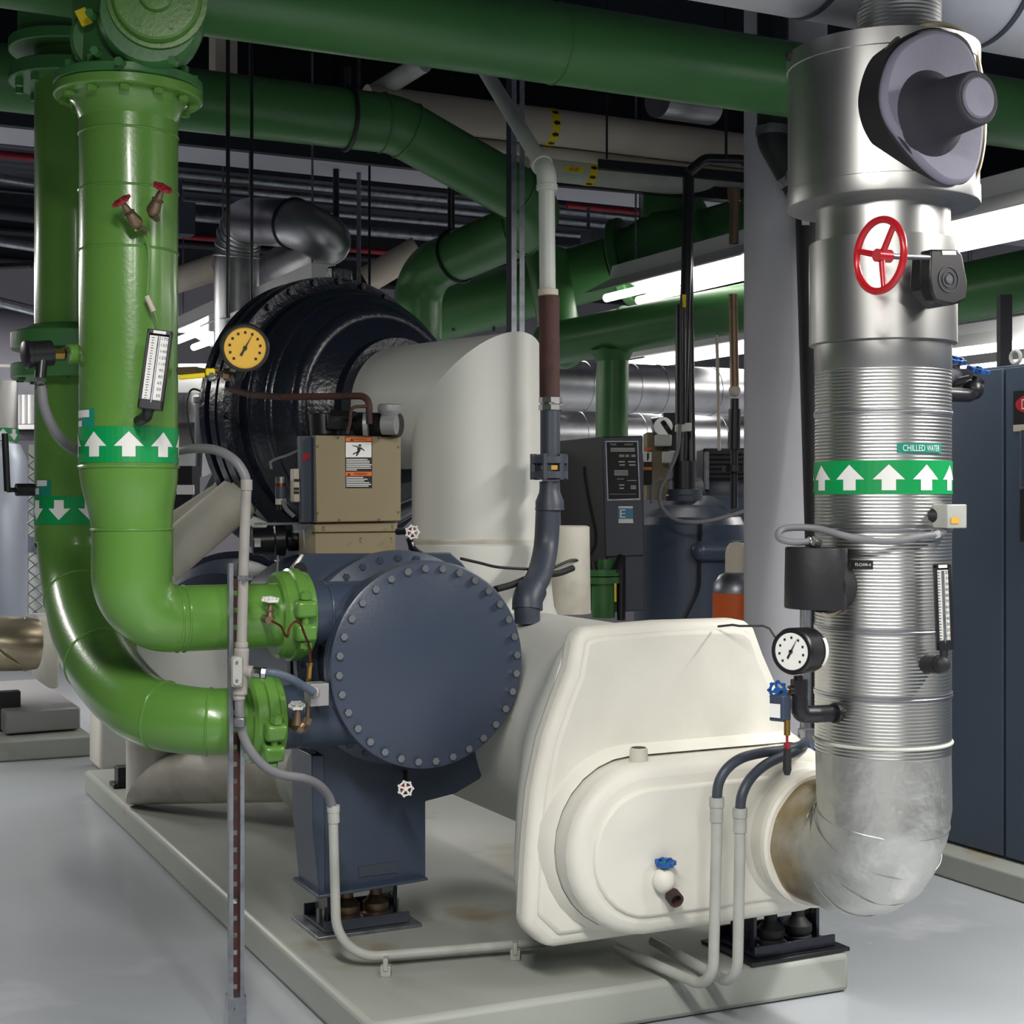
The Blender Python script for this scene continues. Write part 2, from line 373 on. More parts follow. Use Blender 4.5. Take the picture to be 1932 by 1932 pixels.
m = MB(); m.lathe([(-.24, .1), (-.22, .125), (-.1, .142), (-.05, .142), (-.025, .13), (-.025, .1)], gc-Z*.035-V((.02, 0, 0)), n1, 40); m.lathe([(-.2, .1), (-.03, .1), (-.02, .09)], P(200, 70, 4.1), n1, 24); m.build('gear_case', GREEN_SHADED, vt)
m = MB(); m.box(P(158, 32, 4.06), .03, .008, .045, V((1, .2, .5)).normalized(), None, V((-.5, 0, 1)).normalized()); m.build('tag', YEL, vt); vt.children[-1]['label'] = 'yellow tag'
# needle valves on the riser
def needle(name, base, tip, label, ax):
    t = T(name, label, 'valve', base); d = (tip-base).normalized()
    L = (tip-base).length; b = MB(); b.lathe([(0, .012), (.006, .017), (L*.2, .019), (L*.5, .014), (L*.55, .017), (L*.62, .01), (L*.7, .01), (L, .005)], base, d, 12); b.cyl(base, base+V((0, .06, 0)), .009, n=10); b.build('body', BRONZE, t)
    wheel(tip, ax, .024, REDD, t, .004, 4, .5, lobes=6); return t
needle('needle_valve', P(262, 428, 4.04), P(229, 379, 4.0), 'small bronze valve with red wheel tilted left on the green riser', (P(229, 379, 4.0)-P(262, 428, 4.04)))
needle('needle_valve', P(286, 405, 4.03), P(307, 354, 4.0), 'small bronze valve with red wheel tilted right on the green riser', (P(307, 354, 4.0)-P(286, 405, 4.03)))
ct = T('corked_wire', 'thin green wire with a cork plug hanging down the green riser', 'wire', P(285, 605, 4.08))
m = MB(); m.tube(spline([P(272, 445, 4.085), P(280, 470, 4.085), P(279, 520, 4.088), P(277, 560, 4.088)]), .0028, 8); m.build('wire', GREEN, ct)
m = MB(); m.cyl(P(277, 559, 4.085), P(290, 588, 4.085), .0075, n=12); m.build('cork', OLDW, ct)
m = MB(); m.tube([P(290, 588, 4.085), P(297, 606, 4.085)], .003, 8); m.build('wire_end', GREEN, ct)
def thermometer(name, label, c, up, n, w, h, nums, conn, conn_m=BLACK):
    t = T(name, label, 'thermometer', c-up*h/2); up = up.normalized(); r = up.cross(n).normalized(); n = r.cross(up).normalized()
    b = MB(); d = .018
    for sx in (-1, 1): b.box(c+r*sx*(w/2-.004), .008, d, h, r, n, up)
    b.box(c-n*.006, w, .006, h, r, n, up); b.box(c+up*(h/2-.005), w, d, .012, r, n, up); b.box(c-up*(h/2-.012), w, d, .026, r, n, up)
    b.build('case', BLACKP, t, bevel=.002)
    s = MB(); s.box(c+n*.001, w-.016, .004, h-.03, r, n, up); sc_ = s.build('scale_card', WHITE, t)
    s = MB(); s.cyl(c+n*.006-up*h*.42, c+n*.006+up*h*.42, .0035, n=8); s.build('glass_tube', STEEL, t)
    k = MB(); N = 24
    for i in range(N+1):
        p = c+n*.0035+up*(-h*.4+h*.8*i/N); L = .008 if i % 2 == 0 else .005
        k.box(p-r*(w*.24), L, .0006, .0016, r, n, up)
    for i, s_ in enumerate(nums): text_on(k, s_, c+n*.0036+r*w*.24+up*(-h*.4+h*.8*i/(len(nums)-1)), r, up, .011*len(s_)/2, .0075)
    k.build('scale_marks', INK, sc_)
    cap = MB(); cap.box(c+up*(h/2-.006)+n*.0095, w*.5, .001, .008, r, n, up); cap.build('maker_plate', WHITE, t)
    k = MB(); conn(k); k.build('bulb_stem', conn_m, t); return t
tc = P(293, 698, 3.99); tup = (P(301, 630, 4.0)-P(283, 766, 3.98)).normalized()
def cn(k):
    a = P(281, 768, 3.99); k.tube(fillet([a+tup*.01, P(277, 786, 4.0), P(262, 794, 4.09)], .015), .015, 14); k.lathe([(-.01, .017), (.012, .017)], a, tup, 6)
thermometer('stem_thermometer', 'slanted scale thermometer in black case on the bright green riser', tc, tup, V((.1, -1, 0)), .066, .213, ['%d' % x for x in range(20, 180, 15)], cn)

# flow switch (black drum with brass stem) on the left of the riser
ft = T('flow_switch', 'black round switch on a brass nipple left of the bright green riser', 'switch', P(75, 670, 4.15))
ca = P(128, 668, 4.2)
m = MB(); m.cyl(P(160, 668, 4.23), P(128, 668, 4.2), .028, n=20); m.build('pipe_boss', GREEN, ft)
m = MB(); m.hexn(P(127, 668, 4.2), P(118, 668, 4.19)-P(127, 668, 4.2), .022, .012); m.build('zinc_nut', CHROME, ft)
m = MB(); m.hexn(P(120, 668, 4.19), P(96, 668, 4.17)-P(120, 668, 4.19), .016, .038); m.build('brass_nipple', BRASS, ft)
m = MB(); a, b = P(98, 666, 4.17), P(40, 670, 4.12); d = (b-a).normalized(); m.lathe([(0, .02), (.002, .036), (.06, .036), (.062, .039), (.074, .039), (.078, .033)], a, d, 32); m.cyl(P(80, 672, 4.14), P(76, 714, 4.13), .016, n=16); m.build('drum', BLACKP, ft)
m = MB(); m.torus(P(78, 728, 4.13), V((.1, -.8, .6)), .0135, .0035, 16, 8); m.hexn(P(77, 712, 4.13), V((0, 0, -1)), .015, .012); m.build('connector_nut', CHROME, ft)
m = MB(); m.tube(spline([P(78, 728, 4.13), P(84, 770, 4.14), P(108, 820, 4.2), P(140, 848, 4.33), P(190, 862, 4.42)]), .0145, 14); m.top('switch_hose', FLEX, 'dark flexible hose drooping from the black switch behind the riser', 'hose')
# pressure gauge with yellow lever valve, right of riser
gt = T('pressure_gauge', 'black pressure gauge with amber dial right of the bright green riser', 'gauge', P(456, 690, 4.15))
gn = V((.26, -.93, -.17)).normalized(); gce = P(462, 656, 4.06); gr, gu, gn = frame(gn)
m = MB(); m.lathe([(-.06, .05), (-.055, .062), (-.012, .0665), (0, .0665), (.01, .063), (.01, .057), (.0, .056)], gce, gn, 40); m.cyl(gce-gu*.05-gn*.02, P(450, 712, 4.12), .014, n=12); m.build('case', BLACKP, gt)
def dial(parent, c, n, R, m_, needle_deg, nd=11, arc=270):
    r, u, n = frame(n); d = MB(); d.lathe([(-.002, R), (.001, R)], c, n, 40); dd = d.build('dial', m_, parent)
    k = MB()
    for i in range(nd):
        a = math.radians(90+arc/2-arc*i/(nd-1)); p = c+n*.0022+(r*math.cos(a)+u*math.sin(a))*R*.74; k.box(p, R*.12, .0006, R*.12, r, n, u)
    k.build('dial_figures', INK, dd)
    a = math.radians(needle_deg); v = r*math.cos(a)+u*math.sin(a); w = v.cross(n)
    k = MB(); k.prism([c+n*.004-v*R*.42+w*R*.06, c+n*.004-v*R*.42-w*R*.06, c+n*.004+v*R*.78], n*.001); k.lathe([(0, R*.1), (.004, R*.1)], c+n*.003, n, 14); k.build('needle', INK, dd)
dial(gt, gce+gn*.002, gn, .056, YELD, 62)
m = MB(); m.cyl(P(336, 700, 4.2), P(372, 699, 4.18), .011, n=12); m.cyl(P(372, 699, 4.18), P(447, 709, 4.13), .009, n=12); m.cyl(P(400, 704, 4.15), P(412, 705, 4.15), .016, n=8); m.cyl(P(423, 706, 4.14), P(434, 707, 4.14), .017, n=8); m.build('siphon_pipe', BRONZE, gt)
lv = T('lever_valve', 'yellow lever handle of the ball valve below the amber gauge', 'valve', P(375, 715, 4.1))
m = MB(); m.box(P(362, 710, 4.1), .072, .008, .014, (P(395, 706, 4.1)-P(337, 711, 4.1)).normalized()); m.box(P(397, 702, 4.1), .026, .014, .02); m.build('lever', YEL, lv, bevel=.004)
m = MB(); m.ball(P(400, 708, 4.12), .017); m.hexn(P(400, 708, 4.09), V((0, -1, 0)), .008, .008); m.build('valve_body', CHROME, lv)

# ================================================================ REAR GREEN RISER
QX, QY, QR = P(143, 945, 5.13).x, 5.13, .136
qz = lambda py, D=QY-QR: CH-(py-HY)/F*D
qt = T('green_riser_pipe', 'shaded green riser pipe with downward white arrows behind the brighter riser', 'pipe', (QX, QY, .86))
wp = [(143, -60, 5.13, .136), (143, 500, 5.13, .136), (143, 985, 5.13, .136), (143, 1000, 5.13, .133), (145, 1060, 5.1, .124), (151, 1120, 5.02, .118), (166, 1190, 4.85, .115), (195, 1255, 4.66, .112), (240, 1312, 4.48, .106), (295, 1347, 4.37, .1)]
pts = [P(a, b, d) for a, b, d, r in wp]+[nzL+U2*(cpL-nzL).dot(U2)*1.32, cpL-U2*.02]
for p in pts[10:]: p.z = nzL.z
rads = [r for *_, r in wp]+[.0965, .0965]
sp = spline(pts, 8); rr = []
for i in range(len(rads)-1): rr += [rads[i]+(rads[i+1]-rads[i])*k/8 for k in range(8)]
rr.append(rads[-1]); m = MB(); m.tube(sp, rr, 48)
for i in (24, 41, 55, 73, 80): m.torus(sp[i], sp[min(i+1, len(sp)-1)]-sp[i-1], rr[i], .004, 48, 8)
m.build('pipe_run', GREEN, qt)
m = MB()
for py, t in ((647, .022), (704, .03)): z = CH-(py-HY)/F*QY; flange(m, (QX, QY, z), Z, QR, .213, .05 if t > .025 else .06)
m.lathe([(-.05, .17), (.05, .17)], (QX, QY, CH-(676-HY)/F*QY), Z, 40); m.lathe([(0, .2), (.03, .14)], (QX, QY, CH-(632-HY)/F*QY), Z, 40); m.build('flange_pair', GREEN_SHADED, qt)
hexes(qt, (QX, QY, CH-(722-HY)/F*QY), Z, .185, 12, .013, .02, GREEN_SHADED, 'bolt', .2)
m = MB(); z = CH-(150-HY)/F*QY; flange(m, (QX, QY, z), Z, QR, .22, .05); flange(m, (QX, QY, z+.1), Z, QR, .22, .04); m.lathe([(0, .19), (.4, .19)], (QX, QY, z+.12), Z, 40); m.build('upper_valve', GREEN_SHADED, qt)
hexes(qt, (QX, QY, z-.05), Z, .19, 12, .014, .025, GREEN_SHADED, 'bolt', .1)
wQ = Wrap(QX, QY, QR)
band(wQ, qt, qz(990), qz(936), .1, .038, False, off=-.055)
m = MB(); wQ.rect(m, -.16, -.085, qz(936), qz(905), .0012); m.build('label_patch', TEAL, qt)
m = MB(); wQ.rect(m, -.155, -.1, qz(917), qz(906), .0022); wQ.rect(m, -.17, -.14, qz(933), qz(921), .0022); m.build('label_lettering', WHITE, qt)
# probe with black handle at far left, screwed into rear riser
hb = T('temperature_probe', 'black probe with an upright rod left of the shaded green riser', 'probe', P(40, 930, 5.05))
m = MB(); m.cyl(P(72, 924, 5.08), P(30, 924, 5.04), .021, n=20); m.build('grip', BLACK, hb)
m = MB(); m.cyl(P(30, 924, 5.04), P(14, 925, 5.02), .008, n=10); m.tube([P(14, 927, 5.02), P(9, 818, 5.02)], .011, 12); m.build('rod', BLACKP, hb)

# ================================================================ GROOVED COUPLINGS
def coupling(c, label, bolt_side):
    t = T('pipe_coupling', label, 'coupling', c-V((0, 0, .135)))
    m = MB(); m.lathe([(-.05, .096), (-.05, .118), (-.04, .128), (-.012, .13), (-.008, .137), (.02, .137), (.026, .13), (.044, .126), (.05, .116), (.05, .096)], c, U2, 56); m.build('housing', GREEN, t)
    m = MB(); f = -U1
    bc = c+f*.135*math.cos(bolt_side)+Z*.135*math.sin(bolt_side); d = (f*math.cos(bolt_side)+Z*math.sin(bolt_side)); tg = U2.cross(d).normalized()
    for k in (1, -1): m.box(c+d*.142+tg*.034*k, .062, .05, .05, U2, d, tg)
    m.build('bolt_pad', GREEN, t, bevel=.01)
    m = MB(); m.cyl(c+d*.145-tg*.085, c+d*.145+tg*.085, .011, n=14); m.hexn(c+d*.145+tg*.062, tg, .019, .018); m.hexn(c+d*.145-tg*.08, tg, .019, .018); m.build('bolt', GREEN, t); return t
coupling(cpU, 'green clamped pipe coupling at the upper blue nozzle', -.05)
coupling(cpL, 'green clamped pipe coupling at the lower blue nozzle', -.35)
# small bleed valve with white wheel on upper pipe
bt = T('bleed_valve', 'bronze bleed valve with white wheel on the upper green pipe', 'valve', P(506, 1170, 4.28))
m = MB(); m.cyl(P(495, 1165, 4.36), P(500, 1167, 4.3), .012, n=12); m.cyl(P(500, 1167, 4.3), P(508, 1170, 4.25), .011, n=12); m.cyl(P(509, 1167, 4.28), P(510, 1140, 4.28), .012, .006, 12); m.cyl(P(510, 1153, 4.28), P(510, 1150, 4.28), .014, n=6); m.build('body', BRONZE, bt)
wheel(P(510, 1131, 4.28), V((.1, -.15, 1)), .023, WHITE, bt, .004, 3, .5, lobes=6)
m = MB(); m.tube(spline([P(514, 1172, 4.25), P(530, 1182, 4.22), P(538, 1198, 4.2), P(543, 1200, 4.19), P(546, 1186, 4.18), P(555, 1174, 4.18), P(566, 1176, 4.2), P(575, 1198, 4.25), P(584, 1222, 4.3), P(586, 1250, 4.33)]), .0035, 8); m.top('capillary_tube', COPPER, 'thin copper capillary looping past the upper green coupling', 'tube')
m = MB(); m.cyl(P(585, 1252, 4.33), P(583, 1288, 4.34), .0075, n=10); m.cyl(P(585, 1250, 4.33), P(585, 1257, 4.33), .01, n=8); m.top('brass_bulb', BRASS, 'slim brass bulb above the grey square box on the blue nozzle', 'bulb')
kt = T('drain_valve', 'bronze drain valve with white wheel on the lower blue nozzle', 'valve', P(562, 1378, 4.28))
m = MB(); m.cyl(P(545, 1362, 4.36), P(566, 1376, 4.28), .012, n=12); m.cyl(P(560, 1368, 4.28), P(562, 1338, 4.28), .014, .009, 12); m.cyl(P(566, 1374, 4.28), P(580, 1360, 4.29), .01, n=10); m.cyl(P(580, 1362, 4.29), P(582, 1325, 4.29), .006, n=10); m.cyl(P(577, 1367, 4.285), P(582, 1355, 4.29), .013, n=6); m.cyl(P(567, 1379, 4.275), P(570, 1372, 4.275), .016, n=6); m.build('body', BRONZE, kt)
wheel(P(560, 1331, 4.28), V((.1, -.35, 1)), .021, WHITE, kt, .004, 3, .5, lobes=6)
# ================================================================ CONDENSER
cn_t = T('condenser', 'slate blue condenser shell with a round bolted end cover and foot plate', 'condenser', (TS.x, TS.y, .25))
m = MB(); m.lathe([(0, .0001), (0, .304), (.004, .311), (.026, .311), (.03, .306), (.03, .2)], C0, U1, 96, False, False); m.build('end_cover', BLUE, cn_t)
m = MB(); m.lathe([(.033, .2), (.033, .311), (.062, .311), (.062, .276), (.22, .276), (.23, .3), (.24, .335), (.275, .335), (.275, .2)], C0, U1, 96, False, False); m.build('water_box', BLUE, cn_t)
hexes(cn_t, C0-U1*.0005, -U1, .289, 32, .0115, .012, STEEL, 'bolt', .3)
hexes(cn_t, C0+U1*.24, -U1, .312, 32, .011, .014, BLUE, 'rear_bolt', .1)
for nz, cp in ((nzU, cpU), (nzL, cpL)):
    m = MB(); m.cyl(cp+U2*.02, nz-U2*.1, .0955, n=48); q = cp+U2*.105; m.torus(q, U2, .0955, .0035, 40, 8)
    m.build('nozzle', BLUE, cn_t)
def tsp(a): return [PL(x, y, TS, U1) for x, y in a]
out = [(548, 1087), (575, 1045), (850, 1043), (872, 1062), (960, 1180), (965, 1380), (905, 1470), (860, 1497), (803, 1512), (803, 1655), (612, 1690), (598, 1420), (548, 1400), (548, 1200)]
poly = tsp(out); m = MB(); m.prism(poly, U1*.035)
hole = [PL(566+13*math.cos(a), 1075+14*math.sin(a), TS, U1) for a in [math.pi*2*i/20 for i in range(20)]]
m.build('tube_sheet', BLUE, cn_t, bevel=.003)
m = MB(); m.prism(hole, -U1*.002); m.build('lifting_eye', INK, cn_t)
m = MB(); a, b = PL(600, 1420, TS, U1), PL(612, 1692, TS, U1)
for px in (604,): m.prism([PL(588, 1425, TS-U1*.03, U1), PL(612, 1425, TS-U1*.03, U1), PL(614, 1690, TS-U1*.03, U1), PL(603, 1692, TS-U1*.03, U1), PL(590, 1560, TS-U1*.03, U1)], U1*.2)
m.prism([PL(600, 1690, TS-U1*.06, U1), PL(808, 1656, TS-U1*.06, U1), PL(808, 1661, TS-U1*.06, U1), PL(600, 1697, TS-U1*.06, U1)], U1*.25)
m.build('foot', BLUE, cn_t, bevel=.003)
m = MB(); m.prism(tsp([(676, 1635), (748, 1625), (748, 1646), (676, 1655)]), -U1*.004); m.build('name_plate', DGREY, cn_t)
m = MB(); m.lathe([(.3, .3), (1.1, .3), (1.1, .01)], C0, U1, 56); m.build('shell', BLUE, cn_t)
# water box drain wheel
for nm, px, py, D, lab in (('handwheel_valve', 765, 1488, 4.5, 'white lettered handwheel under the round bolted cover'), ('handwheel_valve', 778, 1004, 5.0, 'white lettered handwheel beside the tan control box')):
    t = T(nm, lab, 'handwheel', P(px, py+14, D)); c = P(px, py, D)
    wheel(c, V((.25, -1, .1)), .022, WHITE, t, .004, 5, .5, name='rim', lobes=7)
    m = MB(); m.torus(c-V((.003, -.006, 0)), V((.25, -1, .1)), .011, .004, 16, 6); m.build('red_collar', REDD, t)
    m = MB(); e = V((-.02, .28 if py > 1200 else .2, .0 if py > 1200 else -.06)); m.tube([c, c+e], .008, 10); m.build('stem', BRONZE, t)
# spring isolators
def isolator(c, w, d, label, rub):
    t = T('spring_isolator', label, 'isolator', c)
    o = V(c); m = MB(); m.box(o+Z*.006, w*1.22, d*1.35, .012, U2, U1); m.build('shim_plate', STEEL if rub else BLACKP, t, bevel=.002)
    m = MB(); m.box(o+Z*.018, w, d, .01, U2, U1); m.box(o+Z*.03-U1*d/2, w, .01, .034, U2, U1); m.box(o+Z*.036+U1*d/2, w, .01, .045, U2, U1); m.build('tray', DGREY if rub else NAVY, t, bevel=.002)
    m = MB(); hh = .118
    for k in (-1, 1): m.box(o+U2*k*w*.39+Z*(.02+hh/2), .014, d*.62, hh, U2, U1)
    m.box(o+Z*(.02+hh), w*.8, d*.62, .016, U2, U1); m.build('housing', NAVY, t, bevel=.003)
    for k in (-1, 1):
        m = MB(); m.lathe([(.02, .03), (.03, .043), (.04, .043), (.045, .036), (.055, .043), (.075, .043), (.082, .034), (.1, .02), (.125, .02)], o+U2*k*w*.17-U1*d*.24+Z*.004, Z, 28); m.build('spring', BRONZE if rub else BLACK, t)
    m = MB()
    for k in (-1, 1): m.cyl(o+U2*k*w*.46+Z*.012-U1*.02, o+U2*k*w*.46+Z*.07-U1*.02, .008, n=8)
    m.build('anchor_bolt', STEEL, t); return t
isolator(G(672, 1742, .12), .29, .2, 'spring mount with rusty springs under the slate blue foot plate', True)

# ================================================================ EVAPORATOR (white insulated)
S0 = 3.742; EO = P(1255, 945, S0/(.8965-.443*(1255-966)/F)); EO = V((EO.x, EO.y, .69))
ev = T('evaporator', 'large white insulated vessel with a flat flared end plate on the concrete pad', 'evaporator', (EO.x, EO.y, .24))
out = [(1090, 1192), (1110, 1184), (1250, 1172), (1390, 1168), (1412, 1172), (1428, 1185), (1446, 1235), (1470, 1290), (1496, 1365), (1514, 1430), (1528, 1520), (1530, 1640), (1482, 1702), (1240, 1762), (1035, 1792), (992, 1752), (997, 1640), (1001, 1580), (1010, 1490), (1030, 1395), (1054, 1325), (1078, 1262)]
pf = [PL(x, y, EO, U1) for x, y in out]
m = MB(); m.prism(pf, U1*.09); m.build('end_plate', CREAM, ev, bevel=.03, seg=4)
m = MB(); cen = sum(pf, V((0, 0, 0)))/len(pf); m.prism([cen+(p-cen)*.93-U1*.012+Z*.0 for p in pf], U1*.03); m.build('jacket_seam', CREAM, ev, bevel=.02, seg=3)
m = MB(); rs_ = []; off = U2*.06+Z*.055; pq = [((p-EO).dot(U2), (p-EO).z) for p in pf]
def edge_r(a):                    # how far the end plate reaches in the direction a
    dx, dz = math.cos(a), math.sin(a); best = .4
    for (x0, y0), (x1, y1) in zip(pq, pq[1:]+pq[:1]):
        ex, ey = x1-x0, y1-y0; den = dx*ey-dz*ex
        if abs(den) > 1e-9:
            t = (x0*ey-y0*ex)/den; u = (x0*dz-y0*dx)/den
            if t > 0 and -1e-6 <= u <= 1+1e-6: best = t
    return best
er = [edge_r(2*math.pi*k/80) for k in range(80)]; er = [sum(er[(k+j) % 80] for j in range(-2, 3))/5 for k in range(80)]
for t_, w_, k_ in ((.07, 0, 0), (.1, .03, .0), (.14, .14, .1), (.19, .36, .3), (.25, .64, .65), (.31, .86, .9), (.38, 1, 1), (1.75, 1, 1)):
    c_ = EO+U1*t_+off*k_; rs_.append([c_+(U2*math.cos(2*math.pi*k/80)+Z*math.sin(2*math.pi*k/80))*(er[k]*.985*(1-w_)+.362*w_) for k in range(80)])
m.rings(rs_, True, True); m.build('shell', CREAM2, ev)
# water head: flat-sided stadium in front of the plate
def stad(x0, x1, zc, r, s, seg=14):
    a = [];
    for i in range(seg+1): th = math.pi/2+math.pi*i/seg; a.append(u_pt(s, x0+math.cos(th)*r, zc+math.sin(th)*r))
    for i in range(seg+1): th = -math.pi/2+math.pi*i/seg; a.append(u_pt(s, x1+math.cos(th)*r*.6, zc+math.sin(th)*r))
    return a
tl = PL(1032, 1600, EO, U1).dot(U2); zc, r0 = .522, .243; xr = PL(1470, 1570, EO, U1).dot(U2)
m = MB(); m.prism(stad(tl+r0+.0, xr, zc, r0, S0+.01), -U1*.16); m.build('water_head', CREAM, ev, bevel=.04, seg=4)
m = MB(); m.rings([stad(tl+r0-.0, xr, zc+.006, r0+.032, S0+.01), stad(tl+r0, xr, zc+.006, r0+.026, S0-.02), stad(tl+r0, xr, zc+.003, r0+.004, S0-.05)], False, False); m.build('head_flare', CREAM, ev)
m = MB(); m.prism(stad(tl+r0, xr-.02, zc-.005, r0-.062, S0-.14), -U1*.022); m.build('head_face_layer', CREAM, ev, bevel=.01, seg=3)
m = MB(); zs = CH-(1610-HY)/F*4.0
m.rings([[u_pt(s, x, z) for s, x, z in ((S0+.0, tl-.006, .5), (S0-.151, tl+.03, .5), (S0-.151, xr+.05, .5), (S0-.151, xr+.05, .455), (S0-.151, tl+.03, .455), (S0, tl-.006, .455))]], False, False)
m.box(u_pt(S0-.148, (tl+xr)/2+.06, .478), (xr-tl)-.08, .006, .042, U2, U1); m.build('head_strap', CREAM, ev, bevel=.002)
DR = 4.09; KX = P(1665, 945, DR).x; KR = .1807          # axis of the silver riser; the outlet neck points out of the end plate at it
NZ = V((KX, DR, .522))
m = MB(); m.lathe([(.265, .17), (.265, .19), (.272, .197), (.292, .197), (.3, .19), (.345, .192), (.36, .206), (.385, .212), (.44, .235), (.53, .26)], NZ, U1, 64, False, True); m.build('outlet_neck', CREAM, ev)
m = MB(); c = P(1205, 1425, 4.25); m.lathe([(-.05, .03), (.02, .025), (.022, .022), (.0, .02)], c, Z, 20, True, False); m.build('vent_stub', CREAM3, ev)
m = MB(); m.cyl(c+Z*.012, c+Z*.0225, .0205, n=16); m.build('stub_hole', INK, ev)
fs = u_pt(S0-.15, 0, 0)
dv = T('drain_valve', 'small drain valve with blue wheel on the face of the white vessel head', 'valve', PL(1242, 1690, fs, U1))
q = PL(1240, 1655, fs, U1)-U1*.035
m = MB(); m.ball(q, .032, Z, 1.15); m.cyl(q+U1*.04, q-U1*.0, .026, n=14); m.build('wrapped_body', CREAM, dv)
q2 = PL(1250, 1681, fs, U1)-U1*.05; m = MB(); m.lathe([(0, .022), (.03, .022), (.03, .015), (.01, .014)], q2, V((.3, -.9, -.25)), 14, True, True); m.build('outlet', RUST, dv)
qt_ = PL(1240, 1640, fs, U1)-U1*.04; m = MB(); m.cyl(qt_-Z*.01, qt_+Z*.035, .013, .008, 12); m.build('stem', TEAL, dv)
wheel(PL(1241, 1622, fs, U1)-U1*.04, V((0, -.12, 1)), .026, BLUEW, dv, .006, 4, .5, lobes=7)
isolator(G(1462, 1787, .12), .3, .2, 'black spring mount under the right corner of the white vessel', False)
m = MB(); m.tube([P(1355, 1182, 4.45), P(1382, 1179, 4.4), P(1395, 1181, 4.4), P(1440, 1181, 4.38), P(1452, 1186, 4.38), P(1464, 1204, 4.36)], .0035, 8); m.top('gauge_line', BLACKP, 'thin black capillary from the white vessel to the white-faced gauge', 'tube')

# ================================================================ SUCTION ELBOW + COMPRESSOR
SX, SY = P(900, 945, 5.55).x, 5.55
AX = V((-.669, .743, 0)).normalized(); za = 1.865; sr = .241
se = T('suction_elbow', 'white jacketed suction pipe with a mitred elbow rising from the big vessel', 'duct', (SX, SY, 1.05))
n = 56
mit = []; ver = []; hor = []
x_, y_ = AX, V((-AX.y, AX.x, 0))
for k in range(n):
    a = 2*math.pi*k/n; d = x_*math.cos(a)+y_*math.sin(a); dx = math.cos(a)*sr
    b = V((SX, SY, 0))+d*sr; ver.append(V((b.x, b.y, 1.33))); mit.append(V((b.x, b.y, za-dx)))
hor = [p+AX*(.5-(p-V((SX, SY, 0))).dot(AX)) for p in mit]
m = MB(); m.rings([ver, mit], True, False); m.rings([mit, hor], False, True); m.build('elbow', CREAM2, se, ang=28)
m = MB(); m.lathe([(0, sr+.002), (.006, sr+.006), (.022, sr+.006), (.028, sr+.001)], (SX, SY, 1.335), Z, 56); m.build('joint_tape', CREAM3, se)
m = MB(); m.lathe([(0, .3), (.06, .275), (.12, .268), (.26, .264), (.29, .258), (.3, sr)], (SX+.01, SY, 1.05), Z, 56); m.build('base_boot', CREAM2, se)
m = MB(); m.lathe([(0, .095), (.33, .09), (.335, .08)], (P(1068, 945, 5.75).x, 5.75, 1.07), Z, 32); m.top('insulated_stub', CREAM3, 'short white wrapped stub behind the dark relief pipe', 'pipe')
cp = T('compressor', 'big glossy black compressor casing with bolted flanges behind the tan box', 'compressor', (SX+AX.x*.9, SY+AX.y*.9, 1.3))
CO = V((SX, SY, 1.855))
m = MB(); m.lathe([(.46, .23), (.46, .285), (.5, .29), (.54, .34), (.6, .42), (.68, .475), (.76, .5), (.84, .5), (.85, .53), (.85, .565), (.895, .565), (.9, .53)], CO, AX, 96); m.build('volute', NAVY, cp)
m = MB(); m.lathe([(.905, .53), (.905, .57), (.945, .57), (.945, .52), (1.0, .5), (1.0, .56), (1.03, .565), (1.04, .5), (1.1, .4), (1.14, .25)], CO, AX, 96); m.build('motor_casing', NAVY, cp)
hexes(cp, CO+AX*.849, -AX, .547, 28, .014, .014, NAVY, 'bolt', .2)
for t_, r_, k_ in ((.6, .38, .04), (.69, .45, .03), (.77, .485, .022)):
    m = MB(); m.torus(CO+AX*t_, AX, r_, k_, 72, 12); m.build('scroll_rib', NAVY, cp)
m = MB(); q = CO+AX*.87+Z*.58; m.box(q, .1, .05, .06, V((AX.y, -AX.x, 0)), AX); m.build('lifting_lug', NAVY, cp, bevel=.01)
m = MB(); m.prism([P(430, 870, 6.2), P(478, 850, 6.2), P(560, 1010, 6.0), P(510, 1060, 6.0), P(372, 960, 6.2)], V((.05, .3, 0))); m.build('stand', BLUE, cp, bevel=.01)
m = MB(); m.prism([P(424, 850, 6.3), P(438, 830, 6.3), P(392, 950, 6.3), P(372, 948, 6.3)], V((.0, .3, 0))); m.build('stand_edge', STEEL, cp)
# insulated twin lines under compressor
m = MB(); m.cyl(P(300, 1068, 5.75), P(478, 915, 6.0), .088, n=32); m.top('insulated_line', CREAM3, 'thick cream slanted pipe rising under the black compressor', 'pipe')
m = MB(); m.cyl(P(300, 1005, 5.85), P(452, 906, 6.1), .042, n=28); m.top('insulated_line', CREAM3, 'thin cream slanted pipe above its thicker twin', 'pipe')
m = MB(); m.cyl(P(421, 916, 6.0), P(436, 926, 6.0), .02, n=8); m.cyl(P(430, 918, 6.0), P(440, 902, 6.0), .014, n=10); m.cyl(P(480, 985, 5.9), P(500, 990, 5.85), .022, .012, 14); m.top('line_cap', WHITE, 'white cap at the upper end of the thin slanted pipe', 'cap')
